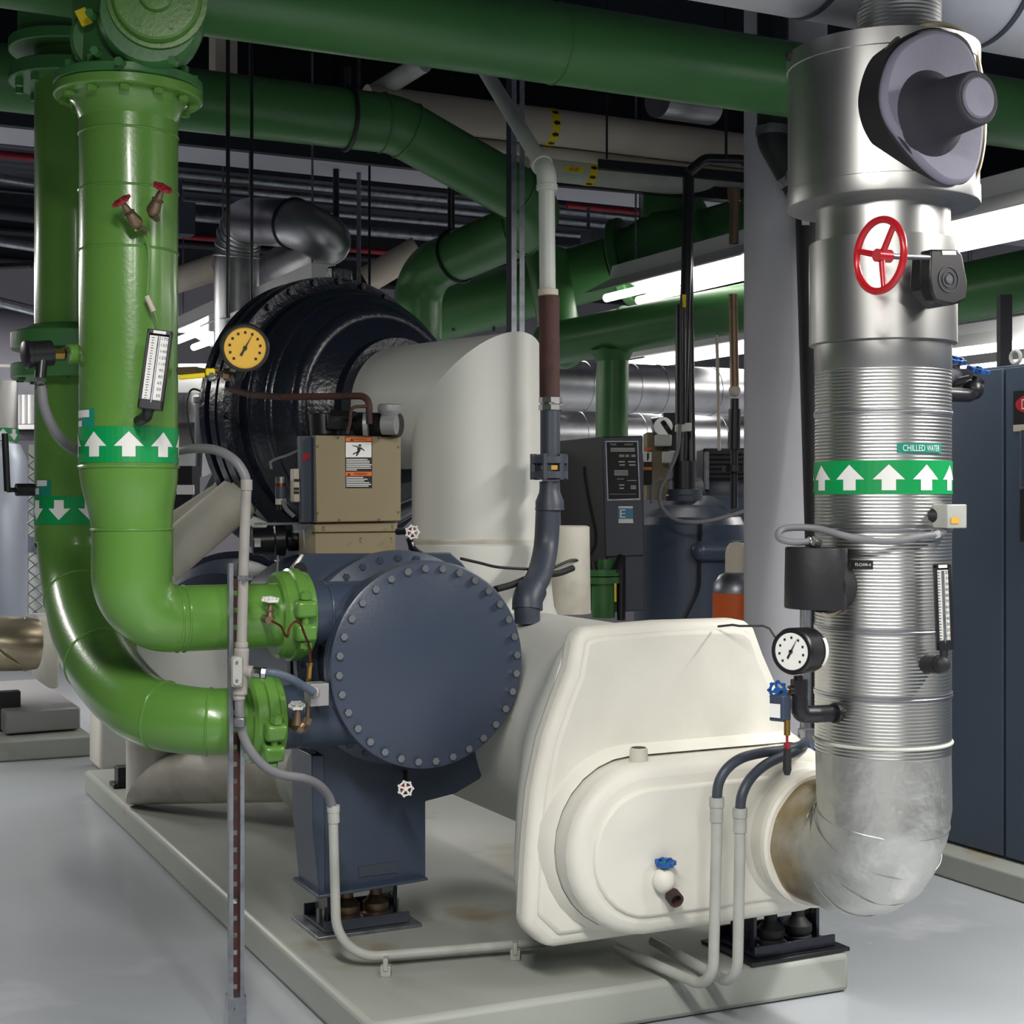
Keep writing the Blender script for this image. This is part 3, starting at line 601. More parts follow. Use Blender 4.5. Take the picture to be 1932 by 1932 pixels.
# control box
cb = T('control_box', 'tan steel control box with orange warning label on a tan pedestal', 'control box', P(675, 1045, 5.2))
bo = P(675, 900, 5.2)
def fp(px, py, off=0): return PL(px, py, bo, U1)-U1*off
m = MB(); m.prism([fp(*q) for q in ((595, 821), (757, 824), (757, 983), (597, 986))], U1*.15); m.build('cabinet', TAN, cb, bevel=.004)
m = MB(); m.prism([fp(*q, -.02) for q in ((597, 988), (754, 985), (754, 1003), (597, 1005))], U1*.2); m.prism([fp(*q, -.03) for q in ((600, 1005), (752, 1003), (752, 1062), (600, 1062))], U1*.18); m.build('pedestal', TAN, cb, bevel=.003)
m = MB(); m.prism([fp(*q, -.001) for q in ((592, 823), (595, 823), (596, 986), (593, 986))], U1*.14); m.prism([fp(*q, -.03) for q in ((571, 822), (594, 822), (595, 985), (575, 985))], U1*.03); m.build('side_panel', DGREY, cb)
m = MB(); m.prism([fp(*q, -.029) for q in ((576, 858), (588, 855), (591, 860), (580, 868), (578, 872))], -U1*.001); m.build('red_mark', REDP, cb)
m = MB()
for px, py in ((638, 826), (714, 826), (599, 842), (752, 843), (599, 968), (752, 966), (640, 981), (715, 980), (610, 995), (740, 993), (680, 1016), (738, 1016)): m.hexn(fp(px, py), -U1, .0045, .003)
m.build('screw', BRONZE, cb)
m = MB(); m.prism([fp(*q) for q in ((651, 824), (702, 824), (702, 921), (652, 921))], -U1*.001); wl_ = m.build('warning_label', INK, cb)
for ya in (825, 890):
    m = MB(); m.prism([fp(*q, .001) for q in ((652, ya), (701, ya), (701, ya+8), (652, ya+8))], -U1*.0006); m.build('orange_header', ORANGE, wl_)
m = MB(); m.prism([fp(*q, .001) for q in ((652, 834.5), (700.5, 834.5), (700.5, 863), (652, 863))], -U1*.0006)
for i, w in enumerate((40, 44, 44, 48, 46, 47, 20)): y = 866+i*3.3; m.prism([fp(*q, .001) for q in ((653, y), (653+w, y), (653+w, y+1.6), (653, y+1.6))], -U1*.0006)
for i, w in enumerate((32, 40, 34, 44, 47, 42)): y = 900+i*3.3; m.prism([fp(*q, .001) for q in ((653, y), (653+w, y), (653+w, y+1.6), (653, y+1.6))], -U1*.0006)
m.build('white_panel', WHITE, wl_)
m = MB(); text_on(m, 'WARNING', fp(679, 829, .0022), U2, Z, .05, .009); m.prism([fp(*q, .002) for q in ((660, 832), (663.5, 826.5), (667, 832))], -U1*.0004); text_on(m, 'WARNING', fp(680, 894, .0022), U2, Z, .05, .009); m.prism([fp(*q, .002) for q in ((655, 897), (658, 892), (661, 897))], -U1*.0004)
for pl in (((676, 840), (678, 838), (681, 839), (681, 842), (678, 843), (676, 842)), ((674, 843), (681, 844), (679, 852), (674, 851)), ((681, 844), (688, 850), (687, 851), (680, 847)), ((674, 844), (664, 841), (664, 840), (675, 842)), ((674, 851), (679, 851), (676, 856), (673, 861), (671, 860), (673, 855)), ((675, 851), (677, 853), (668, 857), (666, 858), (665, 856))): m.prism([fp(*q, .002) for q in pl], -U1*.0004)
m.build('label_print', INK, wl_)
# devices on the left of the box
dt = T('oil_switch', 'cream slim switch box with dark slots left of the tan control box', 'switch', P(558, 948, 5.2))
m = MB(); m.box(P(559, 916, 5.18), .03, .05, .115, U2, U1); m.build('case', OLDW, dt, bevel=.004)
for py in (906, 922, 929):
    m = MB(); m.box(P(559, py, 5.15), .018, .004, .008, U2, U1); m.build('slot', INK, dt)
st = T('solenoid_valve', 'small banded solenoid valve left of the cream switch box', 'valve', P(530, 962, 5.22))
for py0, py1, mm, r in ((900, 912, CHROME, .019), (912, 918, COPPER, .018), (918, 941, DGREY, .02), (941, 952, OLDW, .019), (952, 962, BLACKP, .014)):
    m = MB(); m.cyl(P(530, py0, 5.22), P(530, py1, 5.22), r, n=20); m.build('segment', mm, st)
m = MB(); m.tube(spline([P(534, 945, 5.2), P(540, 960, 5.18), P(555, 975, 5.18)]), .008, 10); m.top('cable', FLEX, 'grey cable curling below the small solenoid valve', 'cable')
m = MB(); m.tube(spline([P(512, 885, 5.3), P(513, 870, 5.3), P(545, 858, 5.3), P(570, 846, 5.3)]), .005, 8); m.top('cable', FLEX, 'thin grey cable arching left from the tan control box', 'cable')
rl = MB(); rl.box(P(540, 988, 5.2), .22, .025, .008, U2, U1); rl.box(P(575, 997, 5.18), .08, .02, .03, U2, U1); rl.top('mounting_rail', STEEL, 'bright steel mounting rail left of the tan pedestal', 'rail')
pm = T('oil_pump_motor', 'small black motor with white label left below the tan box', 'motor', P(500, 1035, 5.4))
m = MB(); m.lathe([(0, .03), (.005, .048), (.08, .05), (.085, .056), (.12, .056), (.13, .04), (.2, .04)], P(474, 1022, 5.4), P(524, 1020, 5.42)-P(474, 1022, 5.4), 28); m.build('casing', BLACKP, pm)
m = MB(); m.box(P(486, 1024, 5.345), .022, .004, .03); m.build('label_plate', WHITE, pm)
m = MB(); m.tube(spline([P(572, 1000, 5.15), P(574, 1030, 5.15), P(574, 1060, 5.2)]), .0035, 8); m.tube(spline([P(524, 1048, 5.1), P(523, 1080, 5.1)]), .003, 8); m.tube([P(567, 1048, 5.0), P(540, 1082, 4.98)], .003, 8); m.top('sensor_lead', FLEX, 'thin grey leads dropping behind the slate blue tube plate', 'cable')
# oil piping and pump on top of the box
ol = MB(); ol.tube(fillet([P(435, 735, 5.5), P(475, 745, 5.4), P(530, 749, 5.3), P(684, 747, 5.2), P(696, 756, 5.18), P(697, 800, 5.18)], [.04, .03, .04, .03]), .012, 14); ol.tube(fillet([P(700, 766, 5.18), P(663, 768, 5.15), P(660, 800, 5.15), P(655, 818, 5.15)], .02), .006, 10); ol.top('oil_line', RUST, 'dark brown oil line crossing in front of the black compressor', 'pipe')
op = T('oil_filter_head', 'black oil pump head with pale round caps on top of the tan box', 'pump', P(690, 822, 5.28))
m = MB(); m.cyl(P(672, 800, 5.3), P(755, 802, 5.25), .042, n=24); m.cyl(P(610, 780, 5.3), P(612, 822, 5.3), .05, n=20); m.box(P(640, 796, 5.3), .12, .08, .06, U2, U1); m.cyl(P(623, 778, 5.25), P(672, 782, 5.2), .01, n=10); m.build('casing', BLACKP, op, bevel=.004)
m = MB(); m.lathe([(-.02, .02), (.0, .04), (.006, .042), (.022, .042), (.026, .036)], P(735, 777, 5.2), Z, 28); m.cyl(P(722, 801, 5.2), P(748, 801, 5.19), .035, n=20); m.cyl(P(686, 801, 5.22), P(695, 801, 5.22), .043, n=20); m.build('pale_cap', PALEG, op)
m = MB(); m.prism([fp(*q, -.05) for q in ((719, 807), (752, 807), (752, 821), (719, 821))], U1*.05); m.build('bracket', TAN, op)
m = MB(); m.cyl(P(750, 1003, 5.1), P(778, 1002, 5.05), .012, n=10); m.tube(spline([P(772, 1015, 5.1), P(780, 1035, 5.1), P(800, 1050, 5.15)]), .012, 10); m.top('oil_return_pipe', NAVY, 'short dark pipe stub right of the tan pedestal', 'pipe')
# dark drum and lower white lines left of condenser
dd = T('oil_sump_drum', 'slate blue drum with rounded end behind the upper green pipe', 'drum', P(450, 1330, 6.4))
m = MB(); m.lathe([(-.3, .01), (-.29, .2), (-.24, .37), (-.1, .43), (-.06, .43), (-.06, .46), (.02, .46), (.02, .43), (1.0, .43), (1.0, .01)], P(458, 1232, 6.75), V((.3, .95, 0)), 64); m.build('shell', BLUE, dd)
m = MB(); m.prism([P(400, 1215, 5.9), P(545, 1215, 5.9), P(545, 1330, 5.9), P(410, 1330, 5.9)], U1*.2); m.build('support_plate', BLUE, dd, bevel=.005)
m = MB(); m.lathe([(0, .01), (.01, .19), (.05, .255), (.12, .28), (.42, .28), (.42, .01)], P(330, 1262, 5.6), V((.1, 1, 0)), 48); m.top('insulated_vessel', CREAM2, 'white insulated round head behind the lower green elbow', 'vessel')
wb_ = MB(); q = P(193, 1455, 8.3); wb_.box(V((q.x, q.y+.15, .25)), .17, .3, .48, U2, U1); wb_.top('insulated_box', CREAM, 'white wrapped box behind the lower green elbow beside the pad corner', 'box', bevel=.02)
cl = T('mitred_line', 'cream mitred pipe elbow lying low beneath the lower green pipe', 'pipe', P(400, 1515, 6.1))
a, b, c = P(286, 1380, 6.75), P(286, 1470, 6.75), P(560, 1462, 6.35); rr_ = .112; d1, d2 = (a-b).normalized(), (c-b).normalized(); nb = (d1-d2).normalized()
def cutring(o, d, r, nn=40):
    x, y, d = frame(d, V((0, 1, 0))); out = []
    for k in range(nn):
        t = 2*math.pi*k/nn; p = o+(x*math.cos(t)+y*math.sin(t))*r; out.append(p)
    return out
ra = cutring(a, d1, rr_); rm = [p-d1*((p-b).dot(nb)/d1.dot(nb)) for p in ra]; rc = [p+d2*((c-p).dot(d2)) for p in rm]
m = MB(); m.rings([ra, rm], True, False); m.rings([rm, rc], False, True); m.build('pipe_run', CREAM3, cl, ang=28)
m = MB(); m.lathe([(0, .13), (.0, .14), (.05, .14), (.05, .13)], c, d2, 40); m.build('end_flange', CREAM2, cl)
m = MB(); m.box(P(231, 1463, 7.25), .06, .09, .09, U2, U1); m.box(P(228, 1480, 7.25)+Z*.002, .09, .11, .02, U2, U1); m.top('pad_bracket', BLACKP, 'small black bracket on the far pad corner beside the cream elbow', 'bracket', bevel=.004)
# relief pipe
rp = T('relief_pipe', 'dark grey relief pipe with a flanged disc rising from the white vessel', 'pipe', P(1005, 1135, 5.35))
RD = 5.28; RPX = 1037
m = MB(); m.tube(spline([P(995, 1175, 5.06), P(995, 1140, 5.06), P(1004, 1112, 5.1), P(1019, 1080, 5.2), P(1030, 1030, RD), P(1034, 960, RD)]), .0435, 28); m.tube(spline([P(995, 1150, 5.06), P(996, 1130, 5.07), P(1004, 1112, 5.1)]), .052, 28)
m.lathe([(0, .052), (.012, .05), (.03, .05), (.06, .038), (.075, .036), (.1, .036)], (P(RPX, 0, RD).x, RD, CH-(962-HY)/F*RD), Z, 32)
m.cyl(P(RPX-1, 905, RD), P(RPX-1, 870, RD), .03, n=24); m.cyl(P(RPX+1, 865, RD), P(RPX+1, 775, RD), .035, n=28); m.build('pipe_run', DGREY, rp)
m = MB()
for py in (868, 896): m.lathe([(-.012, .04), (-.012, .066), (.012, .066), (.012, .04)], P(RPX-1, py, RD), Z, 36)
m.build('flange', DGREY, rp)
m = MB(); m.lathe([(-.018, .046), (.018, .046)], P(RPX-1, 882, RD), Z, 32); m.build('rupture_disc', DGREY, rp)
m = MB()
for dx in (-9, 9): m.box(P(RPX+dx, 882, RD-.05), .022, .006, .016)
m.build('disc_tag', YELD, rp)
hexes(rp, P(RPX-1, 905, RD), Z, .058, 6, .011, .09, DGREY, 'bolt', .25)
m = MB(); m.lathe([(-.025, .037), (-.022, .042), (-.004, .042), (.0, .036), (.004, .042), (.022, .042), (.025, .037)], P(RPX+2, 762, RD), Z, 8); m.build('union', CHROME, rp)
m = MB(); m.cyl(P(RPX, 750, RD), P(RPX-1, 560, RD), .036, n=28); m.build('taped_section', RUST, rp)
m = MB(); m.lathe([(-.012, .03), (-.008, .036), (.012, .036), (.014, .03)], P(RPX-3, 553, RD), Z, 28); m.build('coupling', OLDW, rp)
pv = T('vent_pipe', 'pale plastic vent pipe with an angled joint above the dark relief pipe', 'pipe', P(RPX-3, 548, RD))
j = P(1031, 325, RD); m = MB(); m.tube(fillet([P(1033, 548, RD), j, P(898, 105, 5.95)], .06), .0285, 28); m.build('pipe_run', PVC, pv)
m = MB(); dj = (P(898, 105, 5.95)-j).normalized(); m.tube(fillet([P(1032, 352, RD), j, j+dj*.06], .05), .035, 28); m.lathe([(0, .035), (.004, .039), (.02, .039), (.022, .034)], j+dj*.045, dj, 28); m.lathe([(0, .035), (.004, .038), (.02, .038), (.022, .034)], P(1032, 360, RD), Z, 28); m.build('elbow_fitting', PVC, pv)
m = MB(); m.tube(spline([P(1080, 1072, 5.5), P(1052, 1082, 5.4), P(1010, 1086, 5.25), P(970, 1102, 5.1), P(935, 1112, 5.0)]), .012, 12); m.tube(spline([P(1000, 1074, 5.2), P(940, 1070, 5.1), P(905, 1062, 5.0), P(870, 1054, 4.9)]), .005, 8); m.tube(spline([P(1000, 1074, 5.2), P(1040, 1072, 5.35), P(1075, 1058, 5.6), P(1095, 1058, 5.7)]), .006, 8); m.top('black_hose', BLACK, 'black hose and wires draped across the top of the white vessel', 'hose')
# ================================================================ STRUT POST + CONDUITS
SD = 4.19; sx0 = P(447, 945, SD).x
sp_ = T('strut_post', 'slotted steel strut post with rusty back standing on the floor', 'post', (sx0, SD, 0))
hz = P(0, 1062, SD).z
ua = V((math.cos(math.radians(18)), math.sin(math.radians(18)), 0)); ub = V((-ua.y, ua.x, 0)); so = V((sx0-.003, SD, 0))
m = MB()
for k in (-1, 1): m.box(so+ua*0-ub*0+ua*k*.0195+Z*hz/2-ub*.0, .003, .041, hz, ua, ub)
for k in (-1, 1): m.box(so+ua*k*.015-ub*.02+Z*hz/2, .011, .003, hz, ua, ub)
m.build('side_flange', STEEL, sp_)
m = MB()
for k in (-1, 1): m.box(so+ua*k*.0125+ub*.019+Z*hz/2, .013, .003, hz, ua, ub)
n_ = int(hz/.048)
for i in range(n_): m.box(so+ub*.019+Z*(i*.048+.017), .013, .003, .034, ua, ub)
m.build('slotted_back', RUST, sp_)
m = MB(); m.box(so+Z*.06-ub*.0, .052, .05, .12, ua, ub); m.hexn(so+Z*.085-ub*.026, -ub, .009, .006); m.build('foot_bracket', STEEL, sp_)
cdt = T('conduit', 'grey conduit strapped to the slotted strut post with a curved flexible top', 'conduit', P(452, 1240, 4.14))
m = MB(); m.tube(spline([P(338, 850, 4.36), P(372, 846, 4.26), P(410, 850, 4.18), P(442, 868, 4.14), P(460, 893, 4.13), P(466, 918, 4.13)]), .0135, 16); m.build('flexible_top', FLEX, cdt)
m = MB(); m.cyl(P(465, 905, 4.13), P(465, 925, 4.13), .0165, n=16); m.cyl(P(465, 925, 4.13), P(464, 945, 4.13), .014, n=16); m.build('connector', CONDG, cdt)
m = MB(); m.tube([P(464, 940, 4.13), P(460, 1050, 4.13), P(456, 1215, 4.13)], .0145, 16); m.build('rigid_run', CONDG, cdt)
m = MB(); m.box(P(461, 1090, 4.12), .035, .012, .012); m.hexn(P(461, 1090, 4.1), V((0, -1, 0)), .007, .01); m.hexn(P(470, 1090, 4.1), V((1, -.3, 0)), .007, .01); m.build('strap', STEEL, cdt)
lb = T('conduit_tee', 'cast grey conduit tee fitting with oval cover on the strut post', 'fitting', P(450, 1330, 4.12))
m = MB(); m.cyl(P(456, 1222, 4.13), P(452, 1312, 4.13), .021, n=20); m.box(P(449, 1266, 4.115), .032, .05, .085); m.cyl(P(455, 1265, 4.13), P(478, 1268, 4.12), .017, n=16); m.cyl(P(456, 1210, 4.13), P(456, 1224, 4.13), .018, n=16); m.cyl(P(451, 1310, 4.13), P(451, 1322, 4.13), .017, n=12); m.build('body', CONDG, lb, bevel=.006)
m = MB(); q = P(447, 1267, 4.085); pts2 = [q+V((math.cos(a)*.0125, 0, math.sin(a)*.0125+(.027 if math.sin(a) > 0 else -.027))) for a in [2*math.pi*i/28 for i in range(28)]]; m.prism(pts2, (0, .006, 0)); m.build('cover', COND, lb, bevel=.002)
m = MB()
for py in (1250, 1284): m.hexn(P(447, py, 4.083), V((0, -1, 0)), .004, .003)
m.build('cover_screw', STEEL, lb)
m = MB(); m.cyl(P(478, 1268, 4.12), P(494, 1270, 4.11), .015, n=8); m.cyl(P(494, 1269, 4.11), P(502, 1270, 4.11), .017, n=8); fh = T('flexible_hose', 'blue grey flexible hose from the conduit tee to the grey square box', 'hose', P(540, 1290, 4.15)); m.build('end_fitting', CHROME, fh)
m = MB(); m.tube(spline([P(494, 1268, 4.11), P(520, 1270, 4.11), P(548, 1280, 4.14), P(572, 1294, 4.19), P(592, 1306, 4.22)]), .0115, 14); m.build('hose', FLEXB, fh)
jb = T('junction_box', 'grey square metal box on the lower blue nozzle', 'junction box', P(597, 1330, 4.3))
m = MB(); m.box(P(597, 1309, 4.3), .056, .06, .065, U2, U1); m.build('box', PALEG, jb, bevel=.003)
m = MB(); m.lathe([(0, .016), (.012, .017), (.014, .013), (.03, .013)], P(594, 1306, 4.27), V((-.25, -1, .1)), 16); m.build('connector', CONDG, jb)
lc = T('conduit', 'grey conduit sweeping from the strut post down past the blue foot and along the pad', 'conduit', P(632, 1640, 4.43))
m = MB(); m.tube(spline([P(451, 1320, 4.13), P(452, 1345, 4.13), P(458, 1385, 4.14), P(475, 1420, 4.15), P(502, 1448, 4.18), P(535, 1462, 4.22), P(572, 1468, 4.27), P(600, 1480, 4.33), P(620, 1502, 4.38), P(629, 1530, 4.4)]), .013, 16); m.build('flexible_part', FLEX, lc)
m = MB(); m.box(P(452, 1362, 4.12), .03, .03, .025); m.build('strut_clamp', STEEL, lc, bevel=.003)
q1 = P(632, 1790, 4.4); q1.z = .155; q2 = P(735, 1822, F*(1.345)/(1822-945)); q3 = G(1015, 1779, .155)
m = MB(); m.tube([P(629, 1520, 4.4)]+fillet([P(629, 1560, 4.4), V((q1.x+.006, q1.y, .155)), V((q3.x, q3.y, .155)), V((q3.x+.2, q3.y+.1, .155))], [.13, .1], 14), .0145, 16); m.build('rigid_run', COND, lc)
m = MB(); m.cyl(P(629, 1519, 4.4), P(629, 1532, 4.4), .019, n=16); m.cyl(P(629, 1532, 4.4), P(630, 1552, 4.4), .0175, n=16); m.build('coupling', COND, lc)
for px, py in ((728, 1818), (972, 1788)):
    q = G(px, py, .155); m = MB(); m.box(q, .014, .036, .036); m.box(q-Z*.02, .03, .03, .03); m.build('pad_strap', COND, lc, bevel=.002)
def stub(px0, px1, D, pts_top, foot, py0, label):
    t = T('conduit', label, 'conduit', P(px0, 1840, D))
    m = MB(); m.tube(spline(pts_top), .0145, 14); m.build('black_hose', DGREY, t)
    m = MB(); b = P(px1, 1850, D); b.z = foot[0].z
    m.tube([P(px0, py0, D)]+fillet([P(px0, py0+60, D), b]+foot, [.085], 14), .0155, 16); m.build('rigid_run', COND, t)
    m = MB(); m.cyl(P(px0, py0-16, D), P(px0, py0+2, D), .021, n=18); m.cyl(P(px0, py0+2, D), P(px0, py0+30, D), .0185, n=18); m.build('coupling', COND, t); return t
f1 = G(1165, 1789, .15)
stub(1352, 1345, 4.14, [P(1520, 1400, 4.6), P(1508, 1408, 4.36), P(1475, 1416, 4.3), P(1440, 1420, 4.26), P(1400, 1430, 4.18), P(1372, 1450, 4.15), P(1356, 1478, 4.14), P(1352, 1512, 4.14)], [f1], 1520, 'grey conduit in front of the white vessel head, left of two')
f2 = G(1232, 1775, .15)
stub(1396, 1391, 4.16, [P(1520, 1408, 4.6), P(1504, 1417, 4.34), P(1470, 1430, 4.27), P(1440, 1446, 4.22), P(1415, 1470, 4.18), P(1400, 1500, 4.16), P(1396, 1532, 4.16)], [f2], 1540, 'grey conduit beside the silver elbow, right of two')
# ================================================================ SILVER RISER
kz = lambda py, off=KR: CH-(py-HY)/F*(DR-off)  # riser jackets and fittings scaled about the camera, baked into depths and sizes below
kt_ = T('silver_riser_pipe', 'aluminium jacketed riser with green arrow band and a crumpled bottom elbow', 'pipe', (KX, DR, .9))
prof = []; z0, z1, pit = kz(1438), kz(690), .0093
nr = int((z1-z0)/pit)
for i in range(nr):
    z = z0+(z1-z0)*i/nr; h = (z1-z0)/nr; prof += [(z, KR), (z+h*.2667, KR+.0014), (z+h*.6, KR+.0014), (z+h*.9, KR)]
m = MB(); m.lathe(prof, (KX, DR, 0), Z, 96, False, False); m.build('ribbed_jacket', ALU, kt_, ang=60)
m = MB(); m.lathe([(z1-.0036, KR+.0009), (z1, KR+.0022), (kz(636), KR+.0022)], (KX, DR, 0), Z, 96, False, False); m.build('smooth_jacket', ALU, kt_)
m = MB(); a, b = kz(636, .1956), kz(437, .1956); m.lathe([(a, KR), (a, .1969), (a+.0018, .1969), (b, .1969), (b, .1942), (b-.0027, KR)], (KX, DR, 0), Z, 96, False, False); m.build('valve_jacket', ALU, kt_)
m = MB(); m.lathe([(b-.0089, KR-.0018), (kz(350, KR)+.0889, KR-.0018)], (KX, DR, 0), Z, 96, False, False); m.build('upper_jacket', ALU, kt_)
for py in (774, 998, 1194, 1322):
    m = MB(); m.lathe([(-.008, KR), (-.0071, KR+.0036), (-.0018, KR+.0036), (0, KR+.0049), (.0018, KR+.0036), (.0071, KR+.0036), (.008, KR)], (KX, DR, kz(py)), Z, 80, False, False); m.build('jacket_strap', ALUD, kt_)
m = MB(); m.torus((KX, DR, kz(1415)), Z, KR+.0018, .0049, 80, 8); m.build('tie_band', PVC, kt_); kt_.children[-1]['label'] = 'pale tie band'
za_, zb_ = NZ.z, kz(1438)
noz = NZ+U1*.3; bend = NZ
R_ = .25; ep = fillet([noz, bend, V((KX, DR, zb_+.0178))], R_, 26); m = MB()
x_, y_, _ = frame(U2)
el_r = [KR*(.985 if i < 2 else 1.0) for i in range(len(ep))]
m.tube(ep, el_r, 72)
random.seed(3)
for i, p in enumerate(m.v):       # dented sheet metal
    k = math.sin(p.x*31+p.z*17)*math.sin(p.z*41-p.y*23)*.0031+math.sin(p.x*9+p.y*13+p.z*19)*.0027
    rg = min(i//72, len(ep)-1); dv_ = (p-ep[rg]); inn = max(0, dv_.normalized().dot((U1+Z).normalized()))**2 if dv_.length > .01 else 0
    k -= .011*inn*(.5+.5*math.cos(rg*2*math.pi/4.3)) if 3 < rg < len(ep)-3 else 0
    m.v[i] = p+dv_.normalized()*k*(1 if p.z < zb_-.0089 else 0)
EL = mat('crumpled aluminium', (206, 206, 202), .36, 1, rgb2=(188, 188, 184), ns=4, bump=.8, bs=13, rvar=.2)
nt = EL.node_tree; b_ = nt.nodes['Principled BSDF']; src = b_.inputs['Base Color'].links[0].from_socket
tc_ = nt.nodes.new('ShaderNodeTexCoord'); sx_ = nt.nodes.new('ShaderNodeVectorMath'); sx_.operation = 'DOT_PRODUCT'; sx_.inputs[1].default_value = tuple(U1)
nt.links.new(tc_.outputs['Object'], sx_.inputs[0]); nn = nt.nodes.new('ShaderNodeTexNoise'); nn.inputs['Scale'].default_value = 7; nn.inputs['Detail'].default_value = 6; nt.links.new(tc_.outputs['Object'], nn.inputs['Vector'])
ad = nt.nodes.new('ShaderNodeMath'); ad.operation = 'MULTIPLY_ADD'; ad.inputs[1].default_value = .42; nt.links.new(nn.outputs['Fac'], ad.inputs[0]); nt.links.new(sx_.outputs['Value'], ad.inputs[2])
mr = nt.nodes.new('ShaderNodeMapRange'); mr.inputs[1].default_value = .32; mr.inputs[2].default_value = .46; mr.inputs[3].default_value = 0; mr.inputs[4].default_value = .85; nt.links.new(ad.outputs[0], mr.inputs[0])
mx = nt.nodes.new('ShaderNodeMix'); mx.data_type = 'RGBA'; mx.inputs[7].default_value = srgb(150, 132, 92); nt.links.new(mr.outputs[0], mx.inputs[0]); nt.links.new(src, mx.inputs[6]); nt.links.new(mx.outputs[2], b_.inputs['Base Color'])
m.build('elbow_jacket', EL, kt_)
for i in (6, 12, 18, 24):
    t_ = (ep[i+1]-ep[i-1]).normalized(); m = MB(); m.torus(ep[i], t_, KR, .0016, 72, 6); m.build('gore_seam', ALU, kt_)
wK = Wrap(KX, DR, KR+.0018)
m = MB(); wK.rect(m, -1.6*KR, 1.6*KR, kz(932), kz(868), n=30); gb = m.build('arrow_band', GBAND, kt_)
for i in range(-3, 4):
    a = MB(); wK.arrow(a, .016+i*.1031, kz(925), kz(876), .0409, True); a.build('arrow', WHITE, gb)
m = MB(); wK.rect(m, .0373, .1734, kz(854), kz(836), .0016, 10); cwl = m.build('pipe_label', TEAL, kt_)
m = MB(); vs, fs, _ = text2d('CHILLED'); m.add([wK.p(.0827+x*.0622, kz(845)+y*.016, .0027) for x, y in vs], fs); vs, fs, _ = text2d('WATER'); m.add([wK.p(.1422+x*.0445, kz(845)+y*.0151, .0027) for x, y in vs], fs); m.build('label_lettering', WHITE, cwl)
m = MB(); wK.rect(m, -.0818, -.024, kz(1074), kz(1059), .0025, 6); tg_ = m.build('tag_plate', INK, kt_)
m = MB(); vs, fs, _ = text2d('FS-CHW-4'); m.add([wK.p(-.0498+x*.0409, kz(1066)+y*.008, .0032) for x, y in vs], fs); m.build('tag_lettering', WHITE, tg_)
# insulated valve box at the top
vb = T('insulated_valve_box', 'wide aluminium drum enclosing the valve at the top of the silver riser', 'valve box', (KX, DR, 2.4))
BR = .2543; zt, zb2 = kz(48, BR), kz(356, BR)
m = MB(); m.lathe([(zb2, KR-.0089), (zb2, BR+.0018), (zb2+.0036, BR+.0027), (zb2+.0445, BR+.0027), (zb2+.0462, BR), (zt-.0445, BR), (zt-.0427, BR+.0027), (zt, BR+.0027), (zt, .0889)], (KX, DR, 0), Z, 96); m.build('drum', ALU, vb)
fo = V((KX, DR, 0))-U1*.285; fo.z = P(1760, 200, 3.82).z
def fpt(px, py, k=0): return PL(px, py, fo-U1*k, U1)
def rounded(pts, k=0): p_ = [fpt(*q, k) for q in pts]; L_ = spline(p_[-2:]+p_+p_[:3], 6); n_ = len(p_)*6; return L_[12:12+n_]
m = MB(); m.prism(rounded(((1670, 160), (1690, 100), (1730, 66), (1775, 56), (1822, 78), (1848, 130), (1858, 200), (1856, 280), (1838, 334), (1796, 346), (1752, 318), (1705, 264), (1675, 215))), U1*.03); m.build('foam_cover', FOAM, vb, bevel=.012)
m = MB(); m.prism(rounded(((1660, 160), (1682, 96), (1730, 58), (1780, 52), (1826, 76), (1846, 130), (1852, 200), (1850, 280), (1832, 338), (1788, 350), (1738, 322), (1690, 266), (1664, 215)), -.028), U1*.085); m.build('black_gasket', BLACK, vb, bevel=.006)
m = MB(); m.lathe([(-.01, .12), (.004, .105), (.02, .088), (.05, .074), (.16, .067), (.165, .062), (.165, .05)], fpt(1757, 214), -U1, 40); m.build('foam_stem', FOAMD, vb)
m = MB(); m.lathe([(.16, .0), (.168, .0), (.17, .046), (.166, .05), (.16, .052)][::-1], fpt(1757, 214), -U1, 40, False, False); m.build('stem_end', FOAM, vb)
m = MB(); b_l = rounded(((1654, 160), (1676, 92), (1728, 52), (1782, 47), (1830, 74), (1848, 130), (1856, 200), (1854, 280), (1834, 342), (1784, 355), (1732, 326), (1684, 268), (1658, 215)), -.07); m.tube(b_l+b_l[:1], .007, 8); m.build('sealant_bead', BRZ, vb)
m = MB(); m.ball(P(1492, 105, 4.072), .016); m.build('black_plug', BLACK, vb)
m = MB(); prof = []
for i in range(34): prof += [(zt+i*.0107, .1111), (zt+i*.0107+.0053, .1138)]
m.lathe(prof, (KX+.0445, DR, 0), Z, 64); m.build('neck', ALU, vb)
# overhead silver header
hd = T('silver_header_pipe', 'large ribbed silver duct crossing the top right corner overhead', 'pipe', P(1600, 0, 4.356))
HR = .215; ho = u_pt(U1.dot(V((KX, DR, 0)))+.1, 0, 3.045)
t0 = PL(1262, -40, ho, U1).dot(U2); t1 = t0+4.2; prof = [(t0, .0009), (t0, HR*.98)]
for i in range(260): prof += [(t0+.0089+(t1-t0)*i/260, HR), (t0+.0089+(t1-t0)*(i+.5)/260, HR+.0016)]
prof.append((t1+.0178, .0009)); m = MB(); m.lathe(prof, ho-U2*0, U2, 72); m.build('jacket', ALU_LIT, hd, ang=60)
for px in (1530, 1852):
    m = MB(); c_ = ho+U2*(PL(px, 60, ho, U1).dot(U2)); m.lathe([(-.0107, HR), (-.0089, HR+.0044), (.0089, HR+.0044), (.0107, HR)], c_, U2, 72, False, False); m.build('jacket_strap', DGREY, hd)
